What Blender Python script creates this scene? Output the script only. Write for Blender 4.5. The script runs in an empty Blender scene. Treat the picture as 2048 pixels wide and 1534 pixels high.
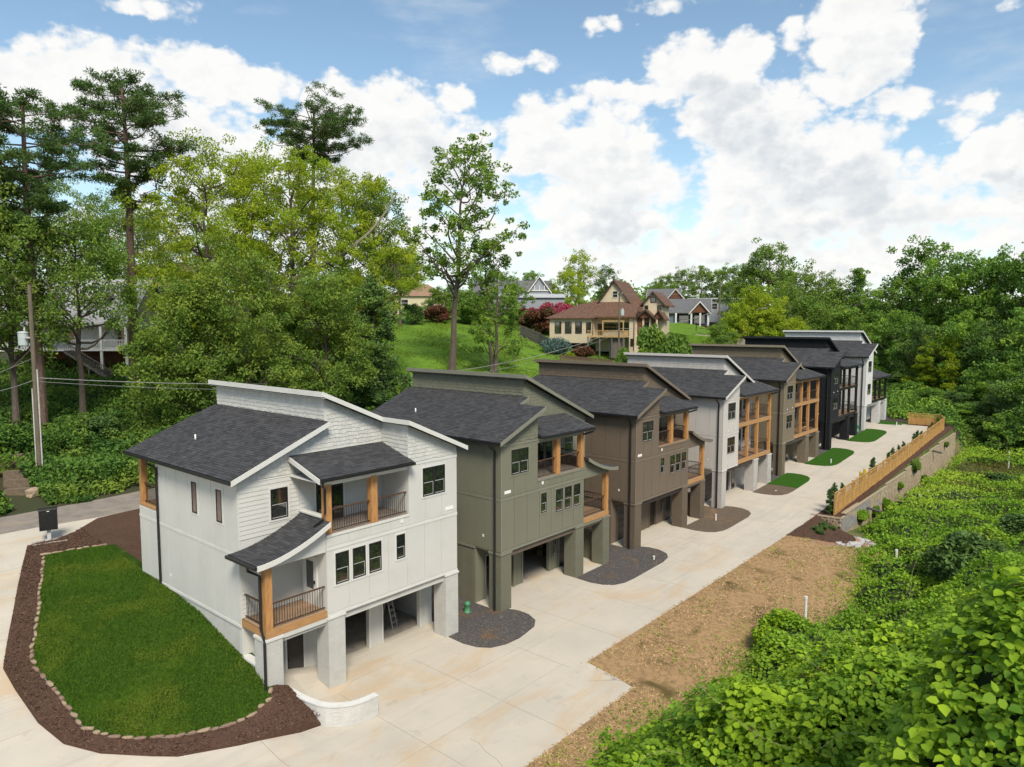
import bpy, bmesh, math, random
import numpy as np
from mathutils import Vector, Matrix
from mathutils.geometry import delaunay_2d_cdt

# ---------------------------------------------------------------- camera, sky, sun, exposure
S = bpy.context.scene
COL = S.collection
CAMZ, PITCH, YAW, FPX = 15.5, 0.08494, 0.71582, 1421.0
cam_data = bpy.data.cameras.new("camera")
cam_data.sensor_width = 36.0
cam_data.lens = 36.0 * FPX / 2048.0
cam_data.clip_start, cam_data.clip_end = 0.2, 3000.0
cam = bpy.data.objects.new("camera", cam_data)
COL.objects.link(cam)
_f = Vector((math.cos(PITCH) * math.cos(YAW), math.cos(PITCH) * math.sin(YAW), -math.sin(PITCH)))
_r = Vector((math.sin(YAW), -math.cos(YAW), 0.0))
_u = _r.cross(_f)
cam.matrix_world = Matrix(((_r.x, _u.x, -_f.x, 0), (_r.y, _u.y, -_f.y, 0), (_r.z, _u.z, -_f.z, CAMZ), (0, 0, 0, 1)))
S.camera = cam

SUN_TO = Vector((-0.38, -0.55, 0.75)).normalized()
sun_data = bpy.data.lights.new("sun", 'SUN')
sun_data.energy, sun_data.angle, sun_data.color = 3.0, math.radians(18), (1.0, 0.91, 0.77)
sun = bpy.data.objects.new("sun", sun_data)
sun.rotation_euler = SUN_TO.to_track_quat('Z', 'Y').to_euler()
sun.location = SUN_TO * 120
COL.objects.link(sun)

S.view_settings.view_transform = 'Standard'
S.view_settings.look = 'None'
S.view_settings.exposure = 0.66
S.view_settings.gamma = 1.0
S.view_settings.use_curve_mapping = False
S.render.engine = 'CYCLES'
S.cycles.use_denoising = True
try:
    S.cycles.denoiser = 'OPENIMAGEDENOISE'
except Exception:
    pass
S.cycles.use_adaptive_sampling = True
S.cycles.adaptive_threshold = 0.02
S.cycles.max_bounces = 6
S.cycles.diffuse_bounces = 3
S.cycles.glossy_bounces = 3
S.cycles.transmission_bounces = 4
S.cycles.transparent_max_bounces = 6
S.cycles.caustics_reflective = False
S.cycles.caustics_refractive = False

W = bpy.data.worlds.new("World")
S.world = W
W.use_nodes = True
W.cycles.sampling_method = 'MANUAL'
W.cycles.sample_map_resolution = 512


class Nodes:
    """small helper to write node trees as expressions"""
    def __init__(s, tree):
        s.t = tree; s.n = tree.nodes; s.l = tree.links

    def node(s, kind, **kw):
        n = s.n.new(kind)
        for k, v in kw.items():
            setattr(n, k, v)
        return n

    def put(s, sock, v):
        if isinstance(v, bpy.types.NodeSocket):
            s.l.new(v, sock)
        elif v is not None:
            if isinstance(v, (tuple, list)) and sock.type == 'RGBA' and len(v) == 3:
                v = (*v, 1.0)
            sock.default_value = v

    def m(s, op, a, b=None, c=None, clamp=False):
        n = s.node('ShaderNodeMath', operation=op, use_clamp=clamp)
        for i, v in enumerate((a, b, c)):
            if v is not None:
                s.put(n.inputs[i], v)
        return n.outputs[0]

    def v(s, op, a, b=None, c=None, out=0):
        n = s.node('ShaderNodeVectorMath', operation=op)
        for i, x in enumerate((a, b, c)):
            if x is not None:
                s.put(n.inputs[i], x)
        return n.outputs[out]

    def mix(s, fac, a, b):
        n = s.node('ShaderNodeMix', data_type='RGBA')
        s.put(n.inputs[0], fac); s.put(n.inputs[6], a); s.put(n.inputs[7], b)
        return n.outputs[2]

    def ramp(s, x, lo, hi, a=0.0, b=1.0, smooth=True):
        n = s.node('ShaderNodeMapRange', interpolation_type='SMOOTHSTEP' if smooth else 'LINEAR')
        for i, v in enumerate((x, lo, hi, a, b)):
            s.put(n.inputs[i], v)
        return n.outputs[0]

    def noise(s, vec, scale, detail=4.0, rough=0.55, dist=0.0, color=False, flat=False):
        n = s.node('ShaderNodeTexNoise')
        if flat: n.noise_dimensions = '2D'
        s.put(n.inputs['Vector'], vec)
        n.inputs['Scale'].default_value = scale
        n.inputs['Detail'].default_value = detail
        n.inputs['Roughness'].default_value = rough
        n.inputs['Distortion'].default_value = dist
        return n.outputs[1 if color else 0]

    def combine(s, x, y, z):
        n = s.node('ShaderNodeCombineXYZ')
        for i, v in enumerate((x, y, z)):
            s.put(n.inputs[i], v)
        return n.outputs[0]


# (azimuth off the row axis, elevation, half width, half height, weight), radians
CLOUDS = [(-.582, .253, .123, .046, 1.3), (-.512, .285, .098, .037, 1.2), (-.382, .302, .1, .034, 1.3), (-.444, .233, .099, .051, 1.1),
          (-.383, .18, .124, .071, 1), (-.179, .257, .111, .066, 1.35), (-.075, .3, .033, .024, 1.1),
          (-.085, .213, .103, .069, 1), (-.246, .207, .079, .073, 1), (.041, .248, .065, .052, 1.3), (.113, .225, .09, .071, 1.3),
          (.121, .154, .12, .078, 1.2), (.25, .321, .069, .042, 1.35), (.306, .333, .043, .033, 1.1), (.159, .3, .072, .021, .9),
          (.296, .274, .079, .041, 1.2), (.34, .232, .083, .053, 1.2), (.407, .197, .094, .053, 1.3), (.304, .186, .067, .049, 1.1),
          (.355, .139, .127, .056, 1.1), (.492, .149, .101, .052, 1.1), (.446, .338, .064, .057, 1.4), (.372, .348, .023, .027, .8),
          (.425, .298, .05, .027, 1.2), (.469, .257, .043, .021, 1.1), (.555, .24, .029, .024, 1.1), (.591, .189, .041, .037, 1.2),
          (.511, .204, .018, .017, .8), (.621, .137, .069, .054, 1.0), (.105, .372, .023, .012, .6), (.141, .38, .023, .009, .6),
          (.021, .339, .048, .013, .6), (.207, .393, .045, .015, .8), (-.461, .365, .061, .013, .7), (.599, .34, .027, .012, .7),
          (-.221, .111, .477, .052, .75), (.32, .09, .366, .045, .9)]


def build_world():
    N = Nodes(W.node_tree)
    N.n.clear()
    out = N.node('ShaderNodeOutputWorld')
    bg = N.node('ShaderNodeBackground')
    bg.inputs[1].default_value = 0.1
    N.l.new(bg.outputs[0], out.inputs[0])
    sky = N.node('ShaderNodeTexSky')
    sky.sky_type = 'NISHITA'
    sky.sun_disc = False
    sky.sun_elevation = math.asin(SUN_TO.z)
    sky.sun_rotation = math.atan2(SUN_TO.x, SUN_TO.y)
    sky.altitude = 200
    sky.air_density, sky.dust_density, sky.ozone_density = 1.0, 0.6, 1.4
    d = N.node('ShaderNodeTexCoord').outputs['Generated']
    f = (math.cos(YAW), math.sin(YAW), 0.0)
    r = (math.sin(YAW), -math.cos(YAW), 0.0)
    A = N.m('ARCTAN2', N.v('DOT_PRODUCT', d, r, out=1), N.v('DOT_PRODUCT', d, f, out=1))
    sep = N.node('ShaderNodeSeparateXYZ'); N.l.new(d, sep.inputs[0])
    E = N.m('ARCSINE', sep.outputs[2])
    P0 = N.combine(A, E, 0.0)
    # ragged outlines: push the lookup about with noise of two sizes
    q = N.v('MULTIPLY', P0, (1.0, 1.45, 1.0))
    wob = N.v('SUBTRACT', N.noise(q, 9.0, 5.0, .6, color=True, flat=True), (.5, .5, .5))
    P = N.v('MULTIPLY_ADD', wob, (.075, .055, 0.0), P0)
    B = -0.5
    for (a, e, ra, re, w) in CLOUDS:
        t = N.v('MULTIPLY_ADD', P, (.9 / ra, .84 / re, 0.0), (-a * .9 / ra, -e * .84 / re, 0.0))
        B = N.m('MAXIMUM', B, N.m('MULTIPLY_ADD', N.v('DOT_PRODUCT', t, t, out=1), -w, w))
    wide = N.m('MAXIMUM', N.ramp(N.m('ABSOLUTE', A), .66, .9), N.ramp(E, .41, .5))
    gen = N.m('MULTIPLY_ADD', N.noise(q, 2.3, 3.0, .5, flat=True), 5.0, -2.6)
    B = N.m('MAXIMUM', B, N.m('MULTIPLY_ADD', N.m('ADD', gen, .6), wide, -.6))
    B = N.m('MINIMUM', B, 1.0)

    def puffs(vec):
        n1 = N.noise(vec, 17.0, 6.0, .58, flat=True)
        vo = N.node('ShaderNodeTexVoronoi', voronoi_dimensions='2D', feature='SMOOTH_F1')
        N.l.new(vec, vo.inputs['Vector'])
        vo.inputs['Scale'].default_value = 26.0
        vo.inputs['Detail'].default_value = 2.5
        vo.inputs['Roughness'].default_value = .55
        vo.inputs['Smoothness'].default_value = .5
        return N.m('SUBTRACT', N.m('MULTIPLY', n1, 1.7), N.m('MULTIPLY', vo.outputs['Distance'], .75))

    p1 = puffs(q)
    p2 = puffs(N.v('ADD', q, (-.012, .02, 0.0)))
    D = N.m('MULTIPLY_ADD', N.m('SUBTRACT', p1, .5), .85, B)
    cover = N.ramp(D, -.12, .5)
    # shade: how much cloud lies above and sunward of this point
    Pu = N.v('ADD', P, (-.02, .034, 0.0))
    Bu = -0.5
    for (a, e, ra, re, w) in CLOUDS:
        if re > .035:
            t = N.v('MULTIPLY_ADD', Pu, (1 / ra, 1 / re, 0.0), (-a / ra, -e / re, 0.0))
            Bu = N.m('MAXIMUM', Bu, N.m('MULTIPLY_ADD', N.v('DOT_PRODUCT', t, t, out=1), -w, w))
    above = N.ramp(N.m('MULTIPLY_ADD', N.m('SUBTRACT', p2, .5), .45, N.m('MINIMUM', Bu, 1.0)), .2, 1.1)
    relief = N.m('MULTIPLY', N.m('SUBTRACT', p1, p2), .35)
    soft = N.noise(q, 5.0, 3.0, .5, flat=True)
    grey = N.m('MULTIPLY', N.m('MULTIPLY_ADD', above, .62, .03), N.ramp(soft, .28, .62, .3, 1.0))
    grey = N.m('SUBTRACT', grey, relief)
    grey = N.m('MULTIPLY', grey, N.ramp(D, .15, .8), clamp=True)
    white = N.mix(grey, (6.35, 6.3, 6.15), (4.0, 4.3, 4.65))
    sk = N.v('MULTIPLY', sky.outputs[0], (1.14, 1.17, 1.06))
    sk = N.mix(N.ramp(E, .2, -.02, 0.0, .7), sk, (5.2, 5.6, 5.9))
    veil = N.ramp(N.noise(N.v('MULTIPLY', q, (1.0, 2.2, 1.0)), 4.0, 5.0, .6, flat=True), .5, .85, 0.0, .35)
    sk = N.mix(veil, sk, (5.6, 5.8, 6.0))
    N.l.new(N.mix(N.m('MULTIPLY', cover, .97), sk, white), bg.inputs[0])


build_world()

# ---------------------------------------------------------------- helpers
RNG = np.random.default_rng(7)
random.seed(7)


def tag(o, label=None, cat=None, group=None, kind=None):
    for k, v in (('label', label), ('category', cat), ('group', group), ('kind', kind)):
        if v:
            o[k] = v
    return o


def thing(name, label, cat, loc=(0, 0, 0), rot=0.0, group=None):
    o = bpy.data.objects.new(name, None)
    o.empty_display_size = .3
    o.location = loc
    o.rotation_euler = (0, 0, rot)
    COL.objects.link(o)
    return tag(o, label, cat, group)


def link(name, me, parent=None, loc=None):
    o = bpy.data.objects.new(name, me)
    COL.objects.link(o)
    if parent is not None:
        o.parent = parent
    if loc is not None:
        o.location = loc
    return o


def smooth(me):
    me.polygons.foreach_set('use_smooth', [True] * len(me.polygons))


class MB:
    """collects shapes; build() links them as ONE mesh object"""
    def __init__(s):
        s.v = []; s.f = []; s.c = []

    def add(s, vs, fs, col=None):
        b = len(s.v)
        s.v.extend(vs)
        for f in fs:
            s.f.append(tuple(i + b for i in f))
            if col is not None:
                s.c.append(col)
        return s

    def box(s, x0, x1, y0, y1, z0, z1, col=None):
        if x0 > x1: x0, x1 = x1, x0
        if y0 > y1: y0, y1 = y1, y0
        if z0 > z1: z0, z1 = z1, z0
        return s.add([(x0, y0, z0), (x1, y0, z0), (x1, y1, z0), (x0, y1, z0), (x0, y0, z1), (x1, y0, z1), (x1, y1, z1), (x0, y1, z1)],
                     [(0, 3, 2, 1), (4, 5, 6, 7), (0, 1, 5, 4), (1, 2, 6, 5), (2, 3, 7, 6), (3, 0, 4, 7)], col)

    def prism(s, poly, axis, a0, a1, col=None):
        """poly in the plane across axis: 'y' -> (x,z), 'x' -> (y,z), 'z' -> (x,y)"""
        def p(q, a):
            return (q[0], a, q[1]) if axis == 'y' else (a, q[0], q[1]) if axis == 'x' else (q[0], q[1], a)
        n = len(poly)
        vs = [p(q, a0) for q in poly] + [p(q, a1) for q in poly]
        fs = [tuple(range(n)), tuple(range(2 * n - 1, n - 1, -1))]
        fs += [(i, i + n, (i + 1) % n + n, (i + 1) % n) for i in range(n)]
        return s.add(vs, fs, col)

    def tube(s, pts, r, n=8, cap=True, col=None):
        pts = [Vector(p) for p in pts]
        rs = r if isinstance(r, (list, tuple)) else [r] * len(pts)
        vs, fs = [], []
        up = Vector((0, 0, 1))
        for i, p in enumerate(pts):
            d = (pts[min(i + 1, len(pts) - 1)] - pts[max(i - 1, 0)]).normalized()
            a = d.cross(up if abs(d.z) < .95 else Vector((1, 0, 0))).normalized()
            b = d.cross(a)
            for k in range(n):
                t = 2 * math.pi * k / n + math.pi / n
                vs.append(tuple(p + (a * math.cos(t) + b * math.sin(t)) * rs[i]))
        for i in range(len(pts) - 1):
            for k in range(n):
                fs.append((i * n + k, i * n + (k + 1) % n, (i + 1) * n + (k + 1) % n, (i + 1) * n + k))
        if cap:
            fs.append(tuple(range(n - 1, -1, -1)))
            fs.append(tuple((len(pts) - 1) * n + k for k in range(n)))
        return s.add(vs, fs, col)

    def lathe(s, prof, n=16, cx=0, cy=0, col=None):
        vs, fs = [], []
        for r, z in prof:
            for k in range(n):
                t = 2 * math.pi * k / n
                vs.append((cx + r * math.cos(t), cy + r * math.sin(t), z))
        for i in range(len(prof) - 1):
            for k in range(n):
                fs.append((i * n + k, i * n + (k + 1) % n, (i + 1) * n + (k + 1) % n, (i + 1) * n + k))
        fs.append(tuple(range(n - 1, -1, -1)))
        fs.append(tuple((len(prof) - 1) * n + k for k in range(n)))
        return s.add(vs, fs, col)

    def mesh(s, name, m, sm=False, recalc=True):
        me = bpy.data.meshes.new(name)
        me.from_pydata(s.v, [], s.f)
        if recalc:
            bm = bmesh.new(); bm.from_mesh(me)
            bmesh.ops.recalc_face_normals(bm, faces=bm.faces)
            bm.to_mesh(me); bm.free()
        if m is not None:
            me.materials.append(m)
        if len(s.c) == len(s.f) and s.c:
            at = me.attributes.new('lv', 'FLOAT', 'FACE')
            at.data.foreach_set('value', s.c)
        if sm:
            smooth(me)
        return me

    def build(s, name, m, parent=None, loc=None, sm=False, recalc=True, kind=None, label=None):
        o = link(name, s.mesh(name, m, sm, recalc), parent, loc)
        return tag(o, label=label, kind=kind)


def np_mesh(name, V, F, m=None, fattr=None, sm=False):
    """fast mesh from numpy: F (n,3) or (n,4)"""
    me = bpy.data.meshes.new(name)
    V = np.asarray(V, np.float32); F = np.asarray(F, np.int32)
    k = F.shape[1]
    me.vertices.add(len(V)); me.vertices.foreach_set('co', V.ravel())
    me.loops.add(F.size); me.loops.foreach_set('vertex_index', F.ravel())
    me.polygons.add(len(F))
    me.polygons.foreach_set('loop_start', np.arange(0, F.size, k, dtype=np.int32))
    me.polygons.foreach_set('loop_total', np.full(len(F), k, np.int32))
    if fattr is not None:
        at = me.attributes.new('lv', 'FLOAT', 'FACE')
        at.data.foreach_set('value', np.asarray(fattr, np.float32))
    me.update(calc_edges=True)
    if m is not None:
        me.materials.append(m)
    me.polygons.foreach_set('use_smooth', np.full(len(F), bool(sm)))
    return me


# ---------------------------------------------------------------- materials
MATS = {}


def mat(name, c1, c2=None, scale=3.0, rough=.7, bump=0.0, bscale=30.0, spec=.4, c3=None, s3=.6, attr=0.0, metal=0.0, stretch=None, lo=.35, hi=.68, coat=0, brick=0, ior=None):
    if name in MATS:
        return MATS[name]
    m = bpy.data.materials.new(name)
    m.use_nodes = True
    N = Nodes(m.node_tree)
    b = N.n['Principled BSDF']
    b.inputs['Roughness'].default_value = rough
    b.inputs['Specular IOR Level'].default_value = spec
    b.inputs['Metallic'].default_value = metal
    if ior: b.inputs['IOR'].default_value = ior
    if coat: b.inputs['Coat Weight'].default_value = coat
    co = N.node('ShaderNodeTexCoord').outputs['Object']
    if stretch:
        co = N.v('MULTIPLY', co, stretch)
    c = N.combine(0, 0, 0)
    if c2 is None:
        c2 = tuple(x * .88 for x in c1)
    c = N.mix(N.ramp(N.noise(co, scale, 5.0, .6), lo, hi), c1, c2)
    if c3 is not None:
        c = N.mix(N.ramp(N.noise(co, s3, 4.0, .6, .4), .52, .72), c, c3)
    if attr:
        a = N.node('ShaderNodeAttribute', attribute_name='lv').outputs['Fac']
        c = N.v('MULTIPLY', c, N.combine(*[N.m('MULTIPLY_ADD', a, attr, 1 - attr / 2)] * 3))
    if brick:
        sep = N.node('ShaderNodeSeparateXYZ'); N.l.new(co, sep.inputs[0])
        uv = N.combine(N.m('ADD', sep.outputs[0], sep.outputs[1]), sep.outputs[2], 0.0)
        br = N.node('ShaderNodeTexBrick')
        N.l.new(uv, br.inputs[0])
        br.inputs['Scale'].default_value = 1.0
        br.inputs['Brick Width'].default_value = .215
        br.inputs['Row Height'].default_value = .075
        br.inputs['Mortar Size'].default_value = .007
        br.inputs['Mortar Smooth'].default_value = .3
        br.inputs['Color1'].default_value = (.95, .95, .95, 1)
        br.inputs['Color2'].default_value = (1, 1, 1, 1)
        br.inputs['Mortar'].default_value = (.92, .92, .92, 1)
        c = N.v('MULTIPLY', c, br.outputs[0])
        bp = N.node('ShaderNodeBump'); bp.inputs['Strength'].default_value = .8; bp.inputs['Distance'].default_value = .012
        bp.invert = True
        N.l.new(br.outputs['Fac'], bp.inputs['Height'])
        N.l.new(bp.outputs[0], b.inputs['Normal'])
    N.put(b.inputs['Base Color'], c)
    if bump and not brick:
        bp = N.node('ShaderNodeBump'); bp.inputs['Strength'].default_value = bump; bp.inputs['Distance'].default_value = .02
        N.l.new(N.noise(co, bscale, 3.0, .6), bp.inputs['Height'])
        N.l.new(bp.outputs[0], b.inputs['Normal'])
    MATS[name] = m
    return m


def leaf_mat(name, c1, c2, c3=None, transl=.35, rough=.62, big=.5, dead=False):
    """c1..c2 from the leaf's own random value, c3 for some clumps of the crown"""
    if name in MATS:
        return MATS[name]
    m = bpy.data.materials.new(name)
    m.use_nodes = True
    N = Nodes(m.node_tree)
    N.n.clear()
    out = N.node('ShaderNodeOutputMaterial')
    a = N.node('ShaderNodeAttribute', attribute_name='lv').outputs['Fac']
    co = N.node('ShaderNodeTexCoord').outputs['Object']
    c = N.mix(a, c1, c2)
    if c3 is not None:
        c = N.mix(N.ramp(N.noise(co, big, 3.0, .6), .45, .68), c, c3)
    if dead:
        c = N.mix(N.ramp(a, .975, .985), c, (.20, .125, .05))
    p = N.node('ShaderNodeBsdfPrincipled')
    p.inputs['Roughness'].default_value = rough
    p.inputs['Specular IOR Level'].default_value = .2
    N.put(p.inputs['Base Color'], c)
    t = N.node('ShaderNodeBsdfTranslucent')
    N.put(t.inputs[0], N.v('MULTIPLY', c, (1.15, 1.2, .6)))
    mx = N.node('ShaderNodeMixShader')
    mx.inputs[0].default_value = transl
    N.l.new(p.outputs[0], mx.inputs[1]); N.l.new(t.outputs[0], mx.inputs[2])
    N.l.new(mx.outputs[0], out.inputs[0])
    MATS[name] = m
    return m


GLASS = mat('window_glass', (.012, .014, .014), (.02, .022, .02), 1.5, rough=.03, spec=.5, ior=2.5)
BLACK = mat('black_metal', (.012, .012, .013), (.018, .018, .018), 6, rough=.4)
WSASH = mat('white_sash', (.42, .42, .41), (.36, .36, .35), 8, rough=.5)
CEDAR = mat('cedar_wood', (.47, .245, .09), (.34, .165, .058), 2.0, rough=.6, stretch=(9, 9, 1.2), bump=.25, bscale=14)
CEDARH = mat('cedar_beam', (.42, .235, .10), (.33, .175, .068), 2.0, rough=.6, stretch=(1.2, 9, 9), bump=.25, bscale=14)
DECK = mat('deck_boards', (.36, .24, .15), (.27, .18, .115), 3.0, rough=.75, stretch=(6, 1, 6))
RAILM = mat('rail_brown', (.09, .05, .03), (.07, .04, .025), 4, rough=.5)
IRON = mat('baluster_bronze', (.035, .024, .018), (.045, .03, .022), 4, rough=.5)
SHINGLE = mat('roof_shingle', (.060, .061, .065), (.050, .051, .055), 1.3, rough=.93, bump=.5, bscale=160, spec=.2, attr=.5)
ROOFBASE = mat('roof_deck', (.03, .03, .034), None, 2, rough=.95)
GALV = mat('galvanised', (.5, .5, .5), (.4, .4, .4), 5, rough=.4)
WHITEP = mat('white_plastic', (.72, .72, .7), (.6, .6, .58), 6, rough=.5)
CONCF = mat('garage_floor', (.36, .32, .27), (.27, .24, .2), 2, rough=.9)
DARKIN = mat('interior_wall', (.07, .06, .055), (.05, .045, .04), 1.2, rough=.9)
BARK = mat('bark_grey', (.12, .095, .075), (.07, .055, .045), 3.0, rough=.95, stretch=(4, 4, .8), bump=.8, bscale=9)
BARKP = mat('bark_pine', (.17, .11, .08), (.085, .06, .048), 3.5, rough=.95, stretch=(3, 3, 1.0), bump=1.0, bscale=8)

# ---------------------------------------------------------------- ground heights (metres, from the lie of the land)
ZD = np.array([(-60, 0), (30, 0), (41, .08), (54.6, .22), (68, .75), (82.5, 1.35), (96, 2.0), (110, 2.5), (140, 3.4), (400, 5)])
RING = np.array([(-50, -1.5), (5, 0), (20, 0), (22, .05), (24, .35), (26, .75), (28, 1.1), (33, 2.1), (37, 3.0), (42, 3.6), (46, 4.0), (51, 4.1)])


def sstep(a, b, x):
    t = np.clip((x - a) / (b - a), 0, 1)
    return t * t * (3 - 2 * t)


def ground(X, Y, bulge=True):
    X = np.asarray(X, float); Y = np.asarray(Y, float)
    zd = np.interp(X, ZD[:, 0], ZD[:, 1])
    zl = np.interp(np.minimum(Y, 51), RING[:, 0], RING[:, 1])
    al = 4.05 + .022 * (X - 15)
    zr = zd + (al - zd) * sstep(30, 45.5, Y)
    w = np.where(Y < 24.9, sstep(13.2, 15.3, X), sstep(14.3, 19, X))
    z = zl * (1 - w) + zr * w
    s = .15 + .05 * sstep(35, 80, X)
    h = s * np.maximum(Y - 51, 0)
    cap = 11.3
    h = cap - np.log1p(np.exp(np.clip((cap - h) * .8, -40, 40))) / .8
    z = z + np.where(Y > 51, h + .0 * Y, 0) - np.where(Y > 51, 0, 0)
    # falling ground on the near side of the drive
    edge = np.where(X < 25.8, 15.18, 18.05)
    d = np.maximum(edge - Y, 0)
    dirt = -.03 * np.minimum(d, 1) - .10 * np.maximum(d - .5, 0)
    low = np.interp(X, [50, 57.5, 60.5, 71, 105, 140], [-.4, -.75, -1.15, -2.2, -2.2, -2.6]) - .07 * np.maximum(16.3 - Y, 0)
    wf = sstep(51.5, 58, X)
    wf = np.where(X > 57.6, wf, wf * sstep(.1, 2.6, edge - Y))
    zz = (z + dirt) * (1 - wf) + low * wf
    t = np.clip((X - 104) / 25, 0, 1)
    ws = np.where(X > 57.6, np.where(X > 104, sstep(16.35 + 8 * t, 16.25 - 12 * t, Y), Y < 16.3), Y < edge).astype(float)
    z = z * (1 - ws) + zz * ws
    if bulge:
        wall = np.interp(Y, [21.5, 23.2, 24.8, 30.3, 33.5, 36.5, 41], [0, .5, .95, 1.2, .9, .3, 0])
        z = z + wall * np.exp(-np.maximum(13.9 - X, 0) / np.interp(Y, [22, 24.2, 27], [.35, .8, 2.6])) * (X < 15.0)
    return np.maximum(z, -6.0)

HX = [13.9, 27.57, 41.17, 54.75, 68.1, 82.3, 95.9]        # left wall of each townhouse
HZ = [0.0, 0.0, 0.06, 0.2, 0.75, 1.35, 2.0]
HW = 10.4
YF = 24.77
MULCH = [(15.96, 22.69), (14.07, 22.81), (12.04, 23.5), (10.16, 24.3), (9.48, 24.85), (8.27, 25.95), (7.52, 27.14), (7.2, 28.73), (7.11, 31.01),
         (7.12, 32.56), (7.51, 33.72), (8.36, 36.11), (9.63, 39.88), (10.84, 43.3), (11.38, 43.5), (12.17, 43.43), (13.36, 44.12),
         (14.97, 45.44), (17.28, 45.6), (24.3, 45.7), (24.3, 36.4), (14.3, 36.4), (14.3, 24.72), (14.72, 24.66), (14.76, 23.9), (14.9, 23.2), (15.2, 22.6), (15.6, 22.45)]
LAWN = [(14.3, 41.05), (13.33, 41.35), (11.18, 41.63), (10.16, 38.67), (9.12, 35.47), (8.03, 32.43), (7.98, 31.63), (8.09, 30.41), (8.15, 28.96),
        (8.23, 27.31), (8.48, 26.78), (8.76, 26.42), (9.33, 25.79), (10.45, 25.11), (11.86, 24.55), (12.9, 24.32), (13.75, 24.3), (13.95, 24.6), (14.3, 24.76), (14.3, 36.4)]
DRIVE = [(-16, 46.1), (12.0, 46.0), (17.3, 45.62), (24.3, 45.7), (24.3, 36), (103.3, 36), (103.3, 17.4), (96, 17.6), (82, 17.85), (61, 18.02), (25.94, 18.02), (25.86, 16.16), (25.34, 15.18), (-16, 15.18)]
STRIP = [(51.0, 18.02), (61, 18.02), (82, 17.85), (96, 17.6), (103.3, 17.4), (103.3, 21.4), (104.4, 21.4), (104.9, 16.4), (103.5, 16.32), (57.9, 16.32), (57.3, 15.2), (55.2, 14.3), (53.6, 14.2), (52.3, 15.2), (51.6, 16.8)]
GRAVELPOLY = [(55.2, 14.3), (57.3, 15.2), (57.4, 14.3), (56.6, 13.5), (54.6, 13.1), (52.6, 13.9), (51.2, 15.6), (51.3, 16.6), (52.3, 15.2), (53.6, 14.2)]
ALLEY = [(-40, 46.1), (12, 46.0), (17.3, 45.62), (24.3, 45.7), (150, 45.9), (150, 50.9), (60, 50.7), (19.2, 50.2), (11.2, 49.7), (-40, 50.0)]


def patch(x0, x1, yf, back=34.0):
    """planting bed between two garages, rounded towards the drive"""
    p = [(x0, 24.7), (x0 - .05, 23.6), (x0 + .12, 22.85), (x0 + .5, 22.3), (x0 + 1.25, yf + .05), (x0 + 2.2, yf)]
    p += [(x1 - 2.0, yf + .1), (x1 - 1.0, yf + .3), (x1 - .35, yf + .75), (x1, yf + 1.5), (x1 + .02, 24.2), (x1 - .2, 24.75)]
    return p


GRAVEL, TURF = [], []
BEDS = []
for i in range(7):
    x0 = HX[i] + (HW - .7 if i == 0 else 6.75 if i < 3 else 6.3)
    x1 = HX[i + 1] + (.75 if i == 0 else 1.1 if i < 3 else 1.6) if i < 6 else HX[6] + 8.4
    bed = patch(x0, x1, 21.95)
    gap = [(HX[i] + HW + .02, 24.6), (HX[i] + HW + .02, 35), ((HX[i + 1] if i < 6 else HX[i] + HW + 2.5) - .02, 35), ((HX[i + 1] if i < 6 else HX[i] + HW + 2.5) - .02, 24.6)]
    BEDS.append((bed, gap))
SPLIT4 = 64.6
JX = [(-16 + 4.1 * k) for k in range(30)]


def inside(P, poly):
    x, y = P[:, 0], P[:, 1]
    r = np.zeros(len(P), bool)
    n = len(poly)
    for i in range(n):
        x1, y1 = poly[i]; x2, y2 = poly[(i + 1) % n]
        c = ((y1 > y) != (y2 > y)) & (x < (x2 - x1) * (y - y1) / ((y2 - y1) if y2 != y1 else 1e-9) + x1)
        r ^= c
    return r


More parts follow.
